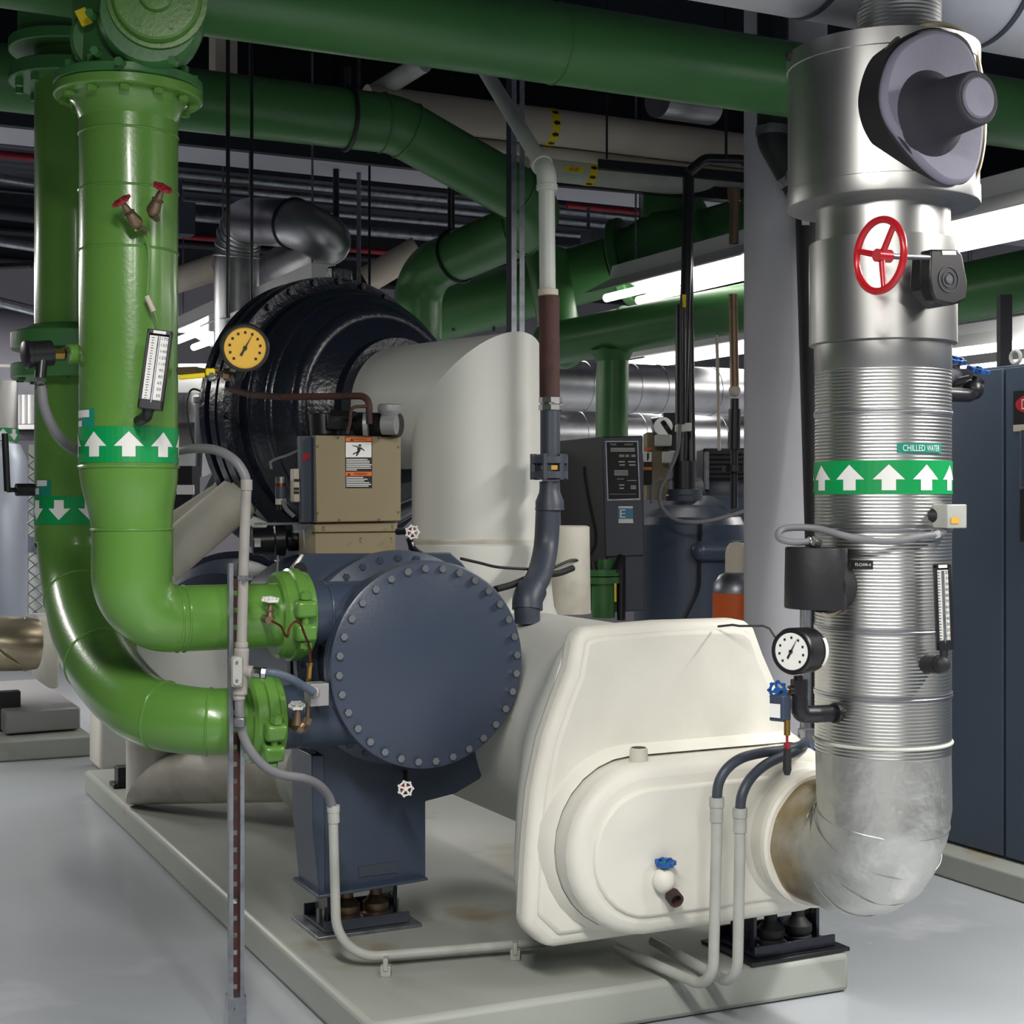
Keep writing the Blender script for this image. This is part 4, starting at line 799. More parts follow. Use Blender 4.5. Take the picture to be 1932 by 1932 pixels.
# ---- handwheel and gear box
gw = T('gear_operator', 'red spoked handwheel with black gear operator on the silver riser', 'valve operator', P(1700, 560, 3.689))
wc = P(1660, 482, 3.627); wx = U2
m = MB(); m.torus(wc, wx, .0862, .009, 56, 12)
xx, yy, _ = frame(wx)
rw = m.build('red_rim', REDP, gw)
m = MB(); hubc = wc+wx*.0053
for tx, ty in ((1683, 432), (1620, 474), (1668, 545)):
    e = wc+(PL(tx, ty, wc, wx)-wc).normalized()*.0836; m.cyl(hubc, e, .0084, .0071, 12)
m.lathe([(-.0107, .0107), (-.0107, .016), (.0311, .016), (.0356, .0107)], wc, wx, 20); m.build('red_hub', REDP, gw)
m = MB(); m.cyl(wc+wx*.0267, P(1752, 486, 3.752), .0071, n=14); m.build('shaft', STEEL, gw)
go = P(1788, 525, 3.769)
def gp(px, py, k=0): return PL(px, py, go-U1*k, U1)
oct_ = [(1756, 470), (1808, 471), (1816, 480), (1826, 532), (1824, 565), (1800, 575), (1766, 568), (1758, 552), (1754, 520)]
m = MB(); m.prism([gp(*q) for q in oct_], U1*.04); m.build('cover_plate', BLACKP, gw, bevel=.0053)
m = MB(); m.prism([gp(*q, -.0356) for q in ((1742, 478), (1800, 474), (1816, 530), (1812, 572), (1770, 580), (1738, 545))], U1*.0445); m.cyl(gp(1772, 530, -.0445), gp(1772, 530, -.2311), .0489, .064, 32); m.cyl(P(1752, 486, 3.769), P(1764, 486, 3.787), .0178, n=16); m.build('gear_case', BLACKP, gw, bevel=.0044)
m = MB()
for r in (.032, .0196, .0098): m.torus(gp(1790, 527, .0009), -U1, r, .0016, 36, 6)
m.lathe([(0, .0107), (.0027, .0107)], gp(1790, 527), -U1, 24); m.build('indicator_rings', DGREY, gw)
m = MB(); m.prism([gp(*q, .0009) for q in ((1777, 473), (1803, 473), (1804, 481), (1778, 481))], -U1*.0009); m.build('maker_plate', WHITE, gw)
# ---- grey sensor box, flexible loop, black insulated drum
sb = T('sensor_box', 'small grey box with amber sticker and black stem right of the silver riser', 'sensor', P(1788, 995, 3.929))
m = MB(); m.box(P(1790, 974, 3.929), .0667, .0622, .0622, U2, U1); m.build('box', COND, sb, bevel=.0027)
m = MB(); c_ = P(1790, 974, 3.929)-U1*.0325; m.box(PL(1802, 982, c_, U1), .0267, .0009, .016, U2, U1); m.build('sticker', YELD, sb)
m = MB(); m.cyl(P(1742, 972, 3.947), P(1768, 973, 3.938), .0196, n=20); m.build('stem', BLACK, sb)
fl_ = T('flexible_loop', 'grey flexible conduit looping round the silver riser under the grey sensor box', 'conduit', P(1600, 1020, 3.894))
m = MB(); m.tube(spline([P(1786, 995, 3.929), P(1776, 1006, 3.903), P(1740, 1012, 3.876), P(1690, 1021, 3.858), P(1640, 1020, 3.858), P(1590, 1010, 3.876), P(1545, 998, 3.912), P(1505, 995, 3.929), P(1478, 998, 3.929), P(1468, 1008, 3.912), P(1475, 1018, 3.894), P(1500, 1023, 3.885), P(1530, 1022, 3.894)]), .0093, 14); m.build('hose', FLEX, fl_)
m = MB(); m.cyl(P(1524, 1021, 3.894), P(1546, 1027, 3.903), .0124, n=10); m.cyl(P(1530, 1022, 3.894), P(1536, 1024, 3.894), .016, n=6); m.cyl(P(1760, 1009, 3.894), P(1770, 1007, 3.898), .0133, n=8); m.build('connector', CHROME, fl_)
bd = T('insulated_switch', 'black insulated drum-shaped switch strapped left of the silver riser', 'switch', P(1538, 1150, 3.929))
m = MB(); a, b = P(1538, 1148, 3.929), P(1540, 1033, 3.929); m.lathe([(0, .0009), (0, .0782), (.0036, .0805), ((b-a).length-.0036, .0805), ((b-a).length, .0782), ((b-a).length, .0009)], a, b-a, 56); m.build('drum', BLACK, bd)
m = MB(); q = V((KX, DR, kz(1108))); d_ = (P(1540, 1105, 3.98)-q); d_.z = 0; d_.normalize(); m.tube([q+d_*(KR-.03), P(1548, 1105, 3.92)], .07, 32); m.build('foam_collar', BLACK, bd)
m = MB(); q2_ = q+d_*(KR+.0036); m.torus(q2_-Z*.006, d_, .071, .005, 40, 8); m.build('sealant_bead', BRZ, bd)
# ---- right thermometer
def cn2(k):
    k.cyl(P(1735, 1252, 3.947), P(1772, 1253, 3.885), .024, n=24); k.ball(P(1776, 1253, 3.876), .0231); k.cyl(P(1779, 1252, 3.876), P(1781, 1226, 3.876), .0107, n=12)
thermometer('stem_thermometer', 'upright scale thermometer in black case at the right edge of the silver riser', P(1780, 1145, 3.876), (P(1783, 1225, 3.876)-P(1777, 1065, 3.876))*-1, V((-.0445, -1, 0)), .0445, .2223, ['%d' % x for x in range(0, 130, 10)], cn2)
# ---- white faced gauge and valve tree
wg_ = T('pressure_gauge', 'black pressure gauge with white dial left of the silver riser', 'gauge', P(1510, 1275, 3.876))
gn = V((-.66, -.75, .0178)).normalized(); g0 = P(1494, 1229, 3.858)
m = MB(); m.lathe([(-.0871, .0267), (-.0845, .0551), (-.08, .0587), (-.0071, .0605), (0, .0605), (.0053, .0569), (.0053, .0498), (-.0018, .0489)], g0, gn, 48); m.build('case', BLACKP, wg_)
dial(wg_, g0+gn*.0009, gn, .048, WHITE, 62, 9)
r_, u_, gn = frame(gn); m = MB()
for i in range(9):
    for a0, a1 in ((math.radians(-38+i*8), math.radians(-30+i*8)),):
        f_ = lambda a, k: g0-gn*k+(r_*math.cos(a)+u_*math.sin(a))*.0609
        m.add([f_(a0, .0667), f_(a1, .0667), f_(a1, .0818), f_(a0, .0818)], [(0, 1, 2, 3)])
m.build('tape_strip', WHITE, wg_)
m = MB(); m.tube([P(1506, 1275, 3.885), P(1508, 1300, 3.885)], .0124, 12); m.build('stem', BLACKP, wg_)
vt2 = T('valve_tree', 'black iron pipe and blue-wheeled valve under the white-faced gauge', 'valve', P(1515, 1360, 3.912))
m = MB(); m.cyl(P(1508, 1282, 3.894), P(1508, 1310, 3.894), .0231, n=8); m.cyl(P(1508, 1308, 3.894), P(1508, 1345, 3.894), .0213, n=20); m.cyl(P(1488, 1303, 3.885), P(1512, 1303, 3.894), .0133, n=12)
m.tube(fillet([P(1508, 1320, 3.894), P(1508, 1348, 3.894), P(1540, 1347, 3.92), P(1584, 1345, 3.983)], [.0267, .0267]), .0227, 20); m.lathe([(0, .0222), (0, .0267), (.0107, .0267), (.0107, .0222)], P(1573, 1345, 3.956), P(1584, 1345, 3.965)-P(1573, 1345, 3.956), 20); m.build('pipe_body', BLACKP, vt2, ang=40)
wheel(P(1467, 1303, 3.867), V((-.5, -.85, .0445)), .0231, BLUEW, vt2, .0044, 4, .6, lobes=8)
m = MB(); m.cyl(P(1467, 1303, 3.867), P(1490, 1303, 3.885), .008, n=10); m.build('brass_stem', BRASS, vt2)
ds = T('flow_sensor', 'blue box sensor with white label on the black pipe under the blue wheel', 'sensor', P(1470, 1358, 3.876))
m = MB(); m.box(P(1472, 1335, 3.876), .04, .0445, .0667, V((.8, -.6, 0)).normalized(), V((.6, .8, 0)).normalized()); m.build('case', BLUE, ds, bevel=.0027)
m = MB(); m.box(P(1470, 1339, 3.876)+V((-.6, -.8, 0))*.024, .0302, .0009, .0356, V((.8, -.6, 0)).normalized(), V((.6, .8, 0)).normalized()); dl_ = m.build('label', WHITE, ds)
m = MB()
for k in (-1, 0, 1): m.box(P(1470, 1339+k*7, 4.36)+V((-.6, -.8, 0))*.0249, .0196-.0044*abs(k), .0009, .0018 if k else .0044, V((.8, -.6, 0)).normalized(), V((.6, .8, 0)).normalized())
m.build('label_print', INK, dl_)
pb = T('probe_stem', 'thin brass and red probe pushed into the white neck below the valve', 'probe', P(1485, 1458, 3.823))
m = MB(); m.cyl(P(1485, 1358, 3.849), P(1485, 1387, 3.849), .0084, n=12); m.build('brass_part', BRASS, pb)
m = MB(); m.cyl(P(1485, 1385, 3.849), P(1485, 1405, 3.849), .0036, n=10); m.cyl(P(1485, 1403, 3.849), P(1485, 1414, 3.849), .0089, n=10); m.build('red_part', REDD, pb)
m = MB(); m.lathe([(0, .0071), (.0133, .0116), (.0267, .0107), (.04, .0116), (.0533, .0098), (.0667, .0107)], P(1485, 1462, 3.84), Z, 16); m.build('black_tip', BLACK, pb)
bv = T('bypass_pipe', 'galvanised pipe with small blue wheel between the white vessel and silver riser', 'pipe', P(1522, 1470, 4.62))
m = MB(); m.cyl(P(1520, 1145, 4.62), P(1520, 1440, 4.62), .018, n=16); m.cyl(P(1521, 1375, 4.6), P(1521, 1410, 4.6), .026, n=10); m.cyl(P(1524, 1455, 4.6), P(1532, 1462, 4.6), .016, n=10); m.build('pipe_run', STEEL, bv)
wheel(P(1524, 1420, 4.52), V((-.3, -.9, .3)), .022, BLUEW, bv, .005, 4, .6, lobes=6)
m = MB(); m.box(P(1519, 1430, 4.66), .04, .04, .06); m.build('black_box', BLACKP, bv, bevel=.004)
# angle valves right of riser
av = T('angle_valve', 'dark angle valve with bright blue wheel right of the silver riser', 'valve', P(1830, 752, 4.9))
m = MB(); m.tube(fillet([P(1745, 742, 4.3), P(1830, 746, 4.85), P(1846, 715, 4.85)], .03), .022, 16); m.ball(P(1836, 735, 4.85), .034); m.tube([P(1795, 728, 4.95), P(1830, 720, 4.95)], .022, 14); m.build('body', BLACKP, av)
wheel(P(1846, 698, 4.85), V((.25, -.25, 1)), .034, BLUEW, av, .006, 4, .5, lobes=8)
av2 = T('angle_valve', 'blue-wheeled valve half hidden behind the silver riser', 'valve', P(1800, 720, 5.1))
m = MB(); m.cyl(P(1798, 690, 5.1), P(1800, 720, 5.1), .024, n=14); m.tube([P(1735, 712, 4.28), P(1800, 712, 5.1), P(1832, 712, 5.1)], .03, 14); m.build('body', FOAMD, av2)
wheel(P(1801, 678, 5.1), V((.2, -.4, 1)), .034, BLUEW, av2, .006, 4, .5, lobes=8)
# ================================================================ OVERHEAD AND BACKGROUND
def run_u2(name, mm, label, px, py, D, r, pxa, pxb, cat='pipe', n=40, seams=(), group=None):
    o = P(px, py, D); a, b = PL(pxa, HY, o, U1), PL(pxb, HY, o, U1); a.z = b.z = o.z
    m = MB(); m.cyl(a, b, r, n=n)
    for s in seams:
        q = PL(s, HY, o, U1); q.z = o.z; m.lathe([(-.008, r), (-.006, r+.004), (.006, r+.004), (.008, r)], q, U2, n, False, False)
    return m.top(name, mm, label, cat, group)
# big header
ho_ = P(1000, 75, 5.1); a, b = PL(-250, HY, ho_, U1), PL(2100, HY, ho_, U1); a.z = b.z = ho_.z
gh = T('green_header_pipe', 'big dark green header pipe crossing the whole top of the picture', 'pipe', (0, 5.0, ho_.z))
m = MB(); m.cyl(a, b, .136, n=64); m.build('pipe_run', GREEN_SHADED, gh)
m = MB(); q = PL(1048, HY, ho_, U1); q.z = ho_.z; m.torus(q, U2, .136, .004, 56, 6); m.build('weld_seam', GREEN_SHADED, gh)
m = MB(); q = PL(478, HY, ho_, U1); q.z = ho_.z; m.torus(q-U1*.14+Z*.1, U1, .06, .011, 24, 8); m.build('lifting_ring', GREEN_SHADED, gh)
# second green pipe with bends
p2 = T('green_bent_pipe', 'dark green overhead pipe that bends down and doubles back behind the vent pipe', 'pipe', P(700, 230, 7.0))
D2 = 7.0; o2 = P(640, 222, D2); st_ = PL(-120, HY, o2, U1); st_.z = o2.z; k1 = PL(745, HY, o2, U1); k1.z = o2.z
k2 = P(1046, 405, 7.6); k3 = P(788, 515, 8.3); k4 = P(788, 640, 8.3)
pth = fillet([st_, k1, k2, k3, k4], [.35, .2, .22], 12); m = MB(); m.tube(pth, lerp_r(pth, .14, .134), 44); m.build('pipe_run', GREEN_SHADED, p2)
for i in (1, 13, 14, 26):
    m = MB(); t_ = (pth[i+1]-pth[i]).normalized(); m.torus(pth[i], t_, .14, .004, 40, 6); m.build('weld_seam', GREEN_SHADED, p2)
m = MB(); q = PL(655, HY, o2, U1); q.z = o2.z; m.box(q+Z*.18, .03, .03, .12); m.torus(q, U2, .146, .01, 40, 6); m.build('hanger_clamp', BLACKP, p2)
m = MB(); q = (k2*.3+k3*.7); m.torus(q, (k3-k2).normalized(), .143, .008, 36, 6); m.build('ring_clamp', BLACKP, p2)
# dark lower green pipes, right of centre
g3 = T('green_main_pipe', 'dark green pipe with a flanged valve behind the upper right light', 'pipe', P(1100, 540, 9.5))
pa, pb2 = P(800, 600, 9.6), P(1420, 385, 8.4)
m = MB(); m.cyl(pa, P(1160, 500, 9.1), .18, n=36); m.build('pipe_run', GREEN_SHADED, g3)
m = MB(); d_ = (P(1160, 500, 9.1)-pa).normalized(); q = P(1170, 497, 9.1); m.lathe([(0, .18), (0, .27), (.06, .27), (.06, .2), (.1, .2), (.3, .26), (.5, .2), (.5, .27), (.56, .27), (.56, .18), (1.6, .18)], q, d_, 36); m.box(q+d_*.3+Z*.3, .3, .25, .25); m.build('valve_body', GREEN_SHADED, g3, bevel=.01)
g4 = T('green_branch_pipe', 'dark green pipe with a vertical drop behind the dark control panel', 'pipe', P(1240, 620, 8.0))
a, b = P(1040, 650, 8.6), P(1460, 570, 7.6); m = MB(); m.cyl(a-(b-a)*.02, b, .125, n=40)
q = P(1156, 640, 8.3); m.cyl(q, P(1152, 1060, 8.3), .09, n=36); m.lathe([(0, .12), (.06, .09)], P(1155, 662, 8.3), -Z, 36); m.build('pipe_run', GREEN_SHADED, g4)
m = MB(); m.cyl(P(1030, 480, 8.7), P(1060, 650, 8.6), .12, n=32); m.ball(P(1062, 655, 8.6), .128, n=28, k=14); m.build('end_cap', GREEN_SHADED, g4)
m = MB(); q = P(1182, 622, 8.27); m.torus(q, b-a, .127, .006, 36, 6); m.build('weld_seam', GREEN_SHADED, g4)
a, b = P(1700, 575, 9.0), P(2060, 505, 8.0); m = MB(); m.cyl(a, b, .17, n=40); m.top('green_side_pipe', GREEN_SHADED, 'dark green pipe under the right light behind the gear operator', 'pipe')
# cream overhead pipes
cp1 = T('cream_overhead_pipe', 'long cream overhead pipe with yellow black arrow band', 'pipe', P(1000, 230, 8.2))
oc = P(1000, 235, 8.2); a, b = PL(690, HY, oc, U1), PL(1700, HY, oc, U1); a.z = b.z = oc.z; m = MB(); m.cyl(a, b, .1, n=36); m.build('pipe_run', OLDW, cp1)
a2, b2 = a+Z*-.1-U1*.0, b+Z*-.1
m = MB(); m.cyl(V((a.x, a.y, a.z-.128))+U1*.05, V((b.x, b.y, b.z-.128))+U1*.05, .034, n=20); m.top('cream_small_pipe', OLDW, 'thin cream pipe hugging the underside of the long cream overhead pipe', 'pipe')
def yband(o, px, r, parent, side=1, w=.05):
    q = PL(px, HY, o, U1); q.z = o.z; m = MB(); m.lathe([(-w/2, r), (-w/2, r+.002), (w/2, r+.002), (w/2, r)], q, U2, 36, False, False); y = m.build('yellow_band', YEL, parent)
    x, u, _ = frame(U2)
    for i in range(10):
        a0 = 2*math.pi*i/10; f = lambda t, k: q+U2*t+(x*math.cos(a0+k)+u*math.sin(a0+k))*(r+.0035)
        k = MB(); W_ = side*w*.42
        k.add([f(-W_, 0), f(W_*.1, .16), f(W_*.1, .09), f(W_, .09), f(W_, -.09), f(W_*.1, -.09), f(W_*.1, -.16)], [(0, 1, 2, 3, 4, 5, 6)]); k.build('arrow', INK, y)
yband(oc, 1034, .1, cp1)
cp3 = T('grey_overhead_pipe', 'grey white overhead pipe with yellow label, below the long cream pipe', 'pipe', P(1150, 330, 8.6))
og = P(1150, 327, 8.6); a, b = PL(985, HY, og, U1), PL(1640, HY, og, U1); a.z = b.z = og.z; m = MB(); m.cyl(a, b, .082, n=36); m.build('pipe_run', PVC, cp3); yband(og, 1108, .082, cp3, -1)
q = PL(1070, HY, og, U1); q.z = og.z; nn_ = (V((0, 0, CH))-q); nn_ = (nn_-U2*nn_.dot(U2)).normalized(); uu = nn_.cross(U2) if nn_.cross(U2).z > 0 else -nn_.cross(U2)
m = MB(); m.box(q+nn_*.085, .125, .03, .003, U2, uu, nn_); yl = m.build('yellow_label', YEL, cp3)
m = MB(); text_on(m, 'RELIEF', q+nn_*.0875, U2, uu, .062, .018); m.build('label_lettering', INK, yl)
rk = T('pipe_rack', 'black trapeze rail across the grey overhead pipe left of the column', 'rack', P(1270, 330, 8.3))
m = MB(); a, b = P(1128, 310, 8.3), P(1440, 338, 8.6); m.box((a+b)/2, (b-a).length, .05, .05, (b-a).normalized(), None); a, b = P(1050, 340, 8.7), P(1430, 372, 8.9); m.box((a+b)/2, (b-a).length, .06, .07, (b-a).normalized()); m.tube(fillet([P(1300, 325, 8.2), P(1330, 300, 8.2), P(1400, 302, 8.2), P(1440, 325, 8.2)], .08), .03, 12); m.build('rail', BLACKP, rk)
m = MB(); m.cyl(P(1240, 190, 8.0), P(1340, 205, 8.3), .09, n=28); m.top('silver_duct_end', ALUD, 'short silver duct end peeking below the big dark green header', 'duct')
m = MB(); m.cyl(P(800, 118, 7.6), P(700, 180, 7.9), .05, n=24); m.top('grey_stub_pipe', PVC, 'grey diagonal pipe stub above the dark green bent pipe', 'pipe')
m = MB(); q = P(421, 105, 7.4); m.box(q, .11, .12, .3, U2, U1); m.top('hanger_block', OLDW, 'pale upright block above the dark green pipe beside the valve', 'block')
# fire sprinkler lines (thin dark red) and conduits under the deck
run_u2('sprinkler_pipe', REDD, 'thin dark red pipe under the pale soffit at upper left', 500, 340, 11.0, .028, -80, 640, n=12)
run_u2('sprinkler_pipe', REDD, 'thin dark red pipe in front of the bright deck left of the column', 1250, 405, 11.5, .022, 1070, 1450, n=12)
run_u2('sprinkler_pipe', REDD, 'thin dark red pipe low behind the silver looped duct', 500, 458, 12.5, .025, 300, 900, n=12)
for i, (py, D, r, nm) in enumerate(((372, 11.3, .03, 'uppermost'), (392, 11.6, .03, 'second from top'), (418, 12.0, .025, 'third from top'), (445, 12.2, .04, 'lowest'))):
    run_u2('deck_conduit', STEEL, 'steel conduit run under the roof deck, '+nm+' of four', 800, py, D, r, 300, 1420, 'conduit', 12)
for i, (py, D, w, nm) in enumerate(((352, 10.8, .09, 'higher'), (430, 12.7, .12, 'lower'))):
    o = P(800, py, D); a, b = PL(300, HY, o, U1), PL(1420, HY, o, U1); a.z = b.z = o.z; m = MB(); m.box((a+b)/2, (b-a).length, .1, w, U2, U1); m.top('cable_tray', BEAMM, 'dark cable tray under the roof deck, the '+nm+' one', 'cable tray')
# silver looped duct
su = T('silver_looped_duct', 'silver jacketed duct loop rising and turning back behind the amber gauge', 'duct', P(446, 700, 8.8))
e0, e1_ = P(446, 760, 8.6), P(446, 415, 8.6)
pp = fillet([e0, e1_, P(668, 428, 7.2), P(450, 548, 12.2)], [.2, .15], 12); m = MB(); m.tube(pp, .128, 44); m.build('jacket', ALUD, su)
m = MB()
for i in range(2, 12, 2): m.torus(pp[i], (pp[i+1]-pp[i-1]).normalized(), .128, .006, 40, 6)
m.build('gore_seam', ALU, su)
m = MB(); q = pp[15]; m.torus(q, (pp[16]-pp[14]).normalized(), .13, .008, 30, 6); m.build('ring_clamp', BLACKP, su)
# hanger rods
def rod(px, py0, py1, D, r, label, mm=BLACKP, grp=None):
    p_ = P(px, py0, D); p_.z = 4.5 if p_.dot(U1) < 10 else 3.95; m = MB(); m.cyl(p_, P(px, py1, D), r, n=10); return m.top('hanger_rod', mm, label, 'rod', grp)
rod(430, 58, 600, 6.0, .0085, 'long black hanger rod just right of the bright green riser')
rod(475, 312, 610, 6.4, .007, 'black hanger rod second from the bright green riser')
rod(634, 482, 560, 9.5, .02, 'thick black stub rod above the compressor under the silver loop')
rod(677, 350, 560, 9.6, .014, 'grey hanger rod right of the silver loop', STEEL)
rod(697, 440, 560, 9.4, .008, 'thin black rod above the compressor beside the grey rod')
rod(848, 340, 440, 9.5, .012, 'black rod holding the returning green pipe')
rod(855, 510, 625, 9.4, .01, 'thin black rod below the returning green pipe')
rod(932, 490, 625, 9.4, .01, 'thin black rod left of the tall strut pair')
rod(1145, 145, 300, 8.1, .006, 'thin rod above the yellow black arrow band')
rod(1370, 205, 300, 8.1, .008, 'thin rod beside the column over the cream pipe')
rod(1210, 390, 470, 10.0, .016, 'black rod over the flanged green valve')
rod(1250, 400, 500, 9.6, .008, 'thin black rod right of the flanged green valve')
for px, nm, mm in ((960, 'left dark', BEAMM), (970, 'middle bright', STEEL), (985, 'right bright', STEEL)):
    D = 6.6; q = P(px, 655, D); m = MB(); m.box(V((q.x, D, (4.5+q.z)/2)), .022, .03, 4.5-q.z); m.top('strut_upright', mm, nm+' upright of the tall strut trio beside the vent pipe', 'strut')
# column side drain pipe
dp = T('drain_pipe', 'black drain pipe with strap clamps running down the grey column', 'pipe', P(1524, 1300, 6.5))
pp = fillet([P(1458, -80, 5.96), P(1458, 265, 5.96), P(1524, 395, 5.96), V((P(1524, 0, 5.96).x, 5.6, .0))], [.08, .12], 8); m = MB(); m.tube(pp, [.062]*10+[.05]*9+[.041]*(len(pp)-19), 28); m.build('pipe_run', BLACK, dp)
for qa, qb, r_ in ((P(1458, 240, 5.96), P(1458, 256, 5.96), .068), (P(1490, 330, 5.96), P(1498, 345, 5.96), .058), (P(1524, 414, 5.96), P(1524, 432, 5.96), .048)):
    m = MB(); m.cyl(qa, qb, r_, n=28); m.box((qa+qb)/2+V((-.02, -r_, 0)), .03, .03, .03); m.build('strap_clamp', STEEL, dp)
# twin black risers of the far machine
tr = T('twin_black_pipe', 'pair of slim black risers joined by a white clip, dropping to a far flange', 'pipe', P(1297, 925, 7.2))
m = MB(); m.cyl(P(1300, 335, 7.3), P(1283, 920, 7.2), .026, n=20); m.cyl(P(1297, 335, 7.35), P(1303, 880, 7.25), .024, n=20); m.cyl(P(1284, 575, 7.2), P(1284, 800, 7.2), .026, n=16); m.build('pipe_run', BLACKP, tr)
m = MB(); m.cyl(P(1290, 870, 7.2), P(1290, 935, 7.2), .055, n=24); m.build('lower_sleeve', BLACKP, tr)
m = MB(); m.box(P(1284, 808, 7.1), .05, .05, .035); m.box(P(1298, 806, 7.1), .03, .05, .04); m.build('clip', PVC, tr, bevel=.004)
m = MB(); m.box(P(1291, 568, 7.15), .016, .02, .06); m.build('yellow_tag', YEL, tr)
m = MB(); m.lathe([(0, .03), (0, .088), (.025, .09), (.03, .085), (.055, .085), (.06, .03)], P(1291, 945, 7.2), Z, 36); m.build('flange', DGREY, tr)
cr = T('copper_riser', 'slim tan and grey riser pipe with a round joint beside the column', 'pipe', P(1386, 900, 7.4))
m = MB(); m.cyl(P(1383, 555, 7.4), P(1386, 735, 7.4), .022, n=18); m.cyl(P(1384, 355, 7.5), P(1386, 380, 7.5), .032, n=18); m.cyl(P(1386, 380, 7.5), P(1384, 460, 7.5), .024, n=14); m.build('pipe_run', BRONZE, cr)
m = MB(); m.ball(P(1386, 737, 7.4), .03); m.build('joint_ball', OLDW, cr)
m = MB(); m.cyl(P(1386, 752, 7.4), P(1386, 772, 7.4), .022, n=12); m.cyl(P(1386, 772, 7.4), P(1385, 848, 7.4), .03, n=20); m.cyl(P(1385, 848, 7.4), P(1385, 960, 7.4), .018, n=14); m.lathe([(0, .03), (0, .06), (.03, .06), (.03, .03)], P(1385, 890, 7.4), Z, 24); m.build('sleeve', BLACKP, cr)
m = MB(); m.cyl(P(1351, 565, 7.8), P(1357, 850, 7.8), .009, n=10); m.top('tan_rod', OLDW, 'thin tan rod hanging between the twin black risers and the column', 'rod')
# far silver ducts
run_u2('far_silver_duct', ALUD, 'far silver duct, upper of two behind the dark control panel', 1250, 735, 10.5, .17, 960, 1460, 'duct', 40, (1100, 1190, 1240, 1340))
run_u2('far_silver_duct', ALUD, 'far silver duct, lower of two behind the dark control panel', 1250, 825, 10.8, .17, 960, 1460, 'duct', 40, (1090, 1200, 1350))
# light fixtures
def fixture(a, b, w, label, h=.12):
    a, b = V(a), V(b); d = (b-a).normalized(); s = Z.cross(d).normalized(); L = (b-a).length; c = (a+b)/2
    t = T('light_fixture', label, 'light', c, 'hanging fluorescent lights')
    m = MB(); m.box(c+Z*(h+.03), L, .13, .09, d, s); m.build('housing', REFL, t, bevel=.004)
    for k in (-1, 1):
        m = MB(); m.prism([a+s*k*.06+Z*h, a+s*k*w*.5+Z*.02, a+s*k*w*.5+Z*.012, a+s*k*.06+Z*(h-.008)], d*L); m.build('reflector', REFL, t)
    for k in (-1, 1):
        m = MB(); m.cyl(a+s*k*w*.22+d*.04, b+s*k*w*.22-d*.04, .024, n=14); m.build('tube', TUBE, t)
        m = MB(); q = b+s*k*w*.22-d*.02; m.box(q+Z*.03, .03, .05, .12, d, s); m.build('lamp_holder', REFL, t)
    for k in (.12, .88):
        m = MB(); q = a+d*L*k; zt = 4.48 if q.dot(U1) < 10 else 3.94; m.cyl(q+Z*(h+.06), V((q.x, q.y, zt)), .006, n=8); m.build('suspension', STEEL, t)
    return t
def fx(px, py, D, L, w, label):
    e = P(px, py, D); fixture(e, e-U1*L, w, label)
fx(1168, 566, 8.9, 1.6, .5, 'lit light fixture left of the column above the lower one')
fx(1600, 498, 6.4, 2.1, .5, 'lit light fixture at right behind the silver riser')
fx(1190, 690, 12.2, 2.0, .5, 'lit light fixture under the dark green branch pipe')
fx(455, 625, 9.0, 1.5, .5, 'lit light fixture above the compressor behind the amber gauge')
fx(335, 655, 11.0, 1.4, .5, 'lit light fixture just right of the bright green riser')
fx(1780, 668, 11.4, 2.2, .3, 'far lit light at right above the dark cabinet, upper of two')
fx(1790, 700, 12.6, 2.2, .3, 'far lit light at right above the dark cabinet, lower of two')
# ---------------------------------------------------------------- second machine behind
pn = T('starter_cabinet', 'black control panel with silver-framed legend plate and blue sticker', 'control panel', P(1140, 1150, 7.2))
po = P(1178, 900, 7.0); pnn = V((-.08, -1, 0)).normalized()
def pp_(px, py, k=0): return PL(px, py, po+pnn*k, pnn)
m = MB(); m.prism([pp_(*q) for q in ((1136, 824), (1212, 822), (1216, 1048), (1142, 1052))], -pnn*.3); m.build('cabinet', DGREY, pn, bevel=.006)
m = MB(); m.prism([pp_(*q, -.02) for q in ((1054, 832), (1137, 824), (1150, 1156), (1110, 1150), (1060, 1040))], -pnn*.4); m.build('side_cabinet', BLACKP, pn)
m = MB(); m.prism([pp_(*q, -.01) for q in ((1147, 1050), (1214, 1048), (1216, 1152), (1150, 1156))], -pnn*.2); m.build('lower_box', DGREY, pn, bevel=.004)
m = MB(); m.prism([pp_(*q, .002) for q in ((1142, 832), (1204, 832), (1208, 943), (1146, 945))], pnn*.002); lg = m.build('legend_frame', STEEL, pn)
m = MB(); m.prism([pp_(*q, .005) for q in ((1144, 834), (1202, 834), (1206, 940), (1148, 942))], pnn*.001); m.build('legend_plate', INK, lg)
m = MB()
rows = [(1152, 845, 46, 8), (1168, 858, 10, 5), (1180, 858, 7, 5), (1191, 858, 8, 5), (1167, 870, 12, 4), (1169, 876, 10, 4), (1185, 870, 14, 4), (1187, 876, 12, 4), (1159, 887, 26, 11), (1164, 903, 13, 2), (1183, 906, 18, 2), (1168, 914, 10, 4), (1169, 920, 8, 4), (1190, 916, 10, 8), (1150, 932, 50, 1)]
for x, y, w, h in rows:
    nl_ = max(1, int(h/2.4))
    for i in range(nl_): yy_ = y+i*h/nl_; m.prism([pp_(*q, .0065) for q in ((x, yy_), (x+w, yy_), (x+w, yy_+h/nl_*.6), (x, yy_+h/nl_*.6))], pnn*.0005)
text_on(m, 'York', pp_(1157, 838, .007), V((1, -.08, 0)).normalized(), Z, .03, .012); text_on(m, 'control', pp_(1186, 838, .007), V((1, -.08, 0)).normalized(), Z, .038, .01); m.build('legend_lettering', PVC, lg)
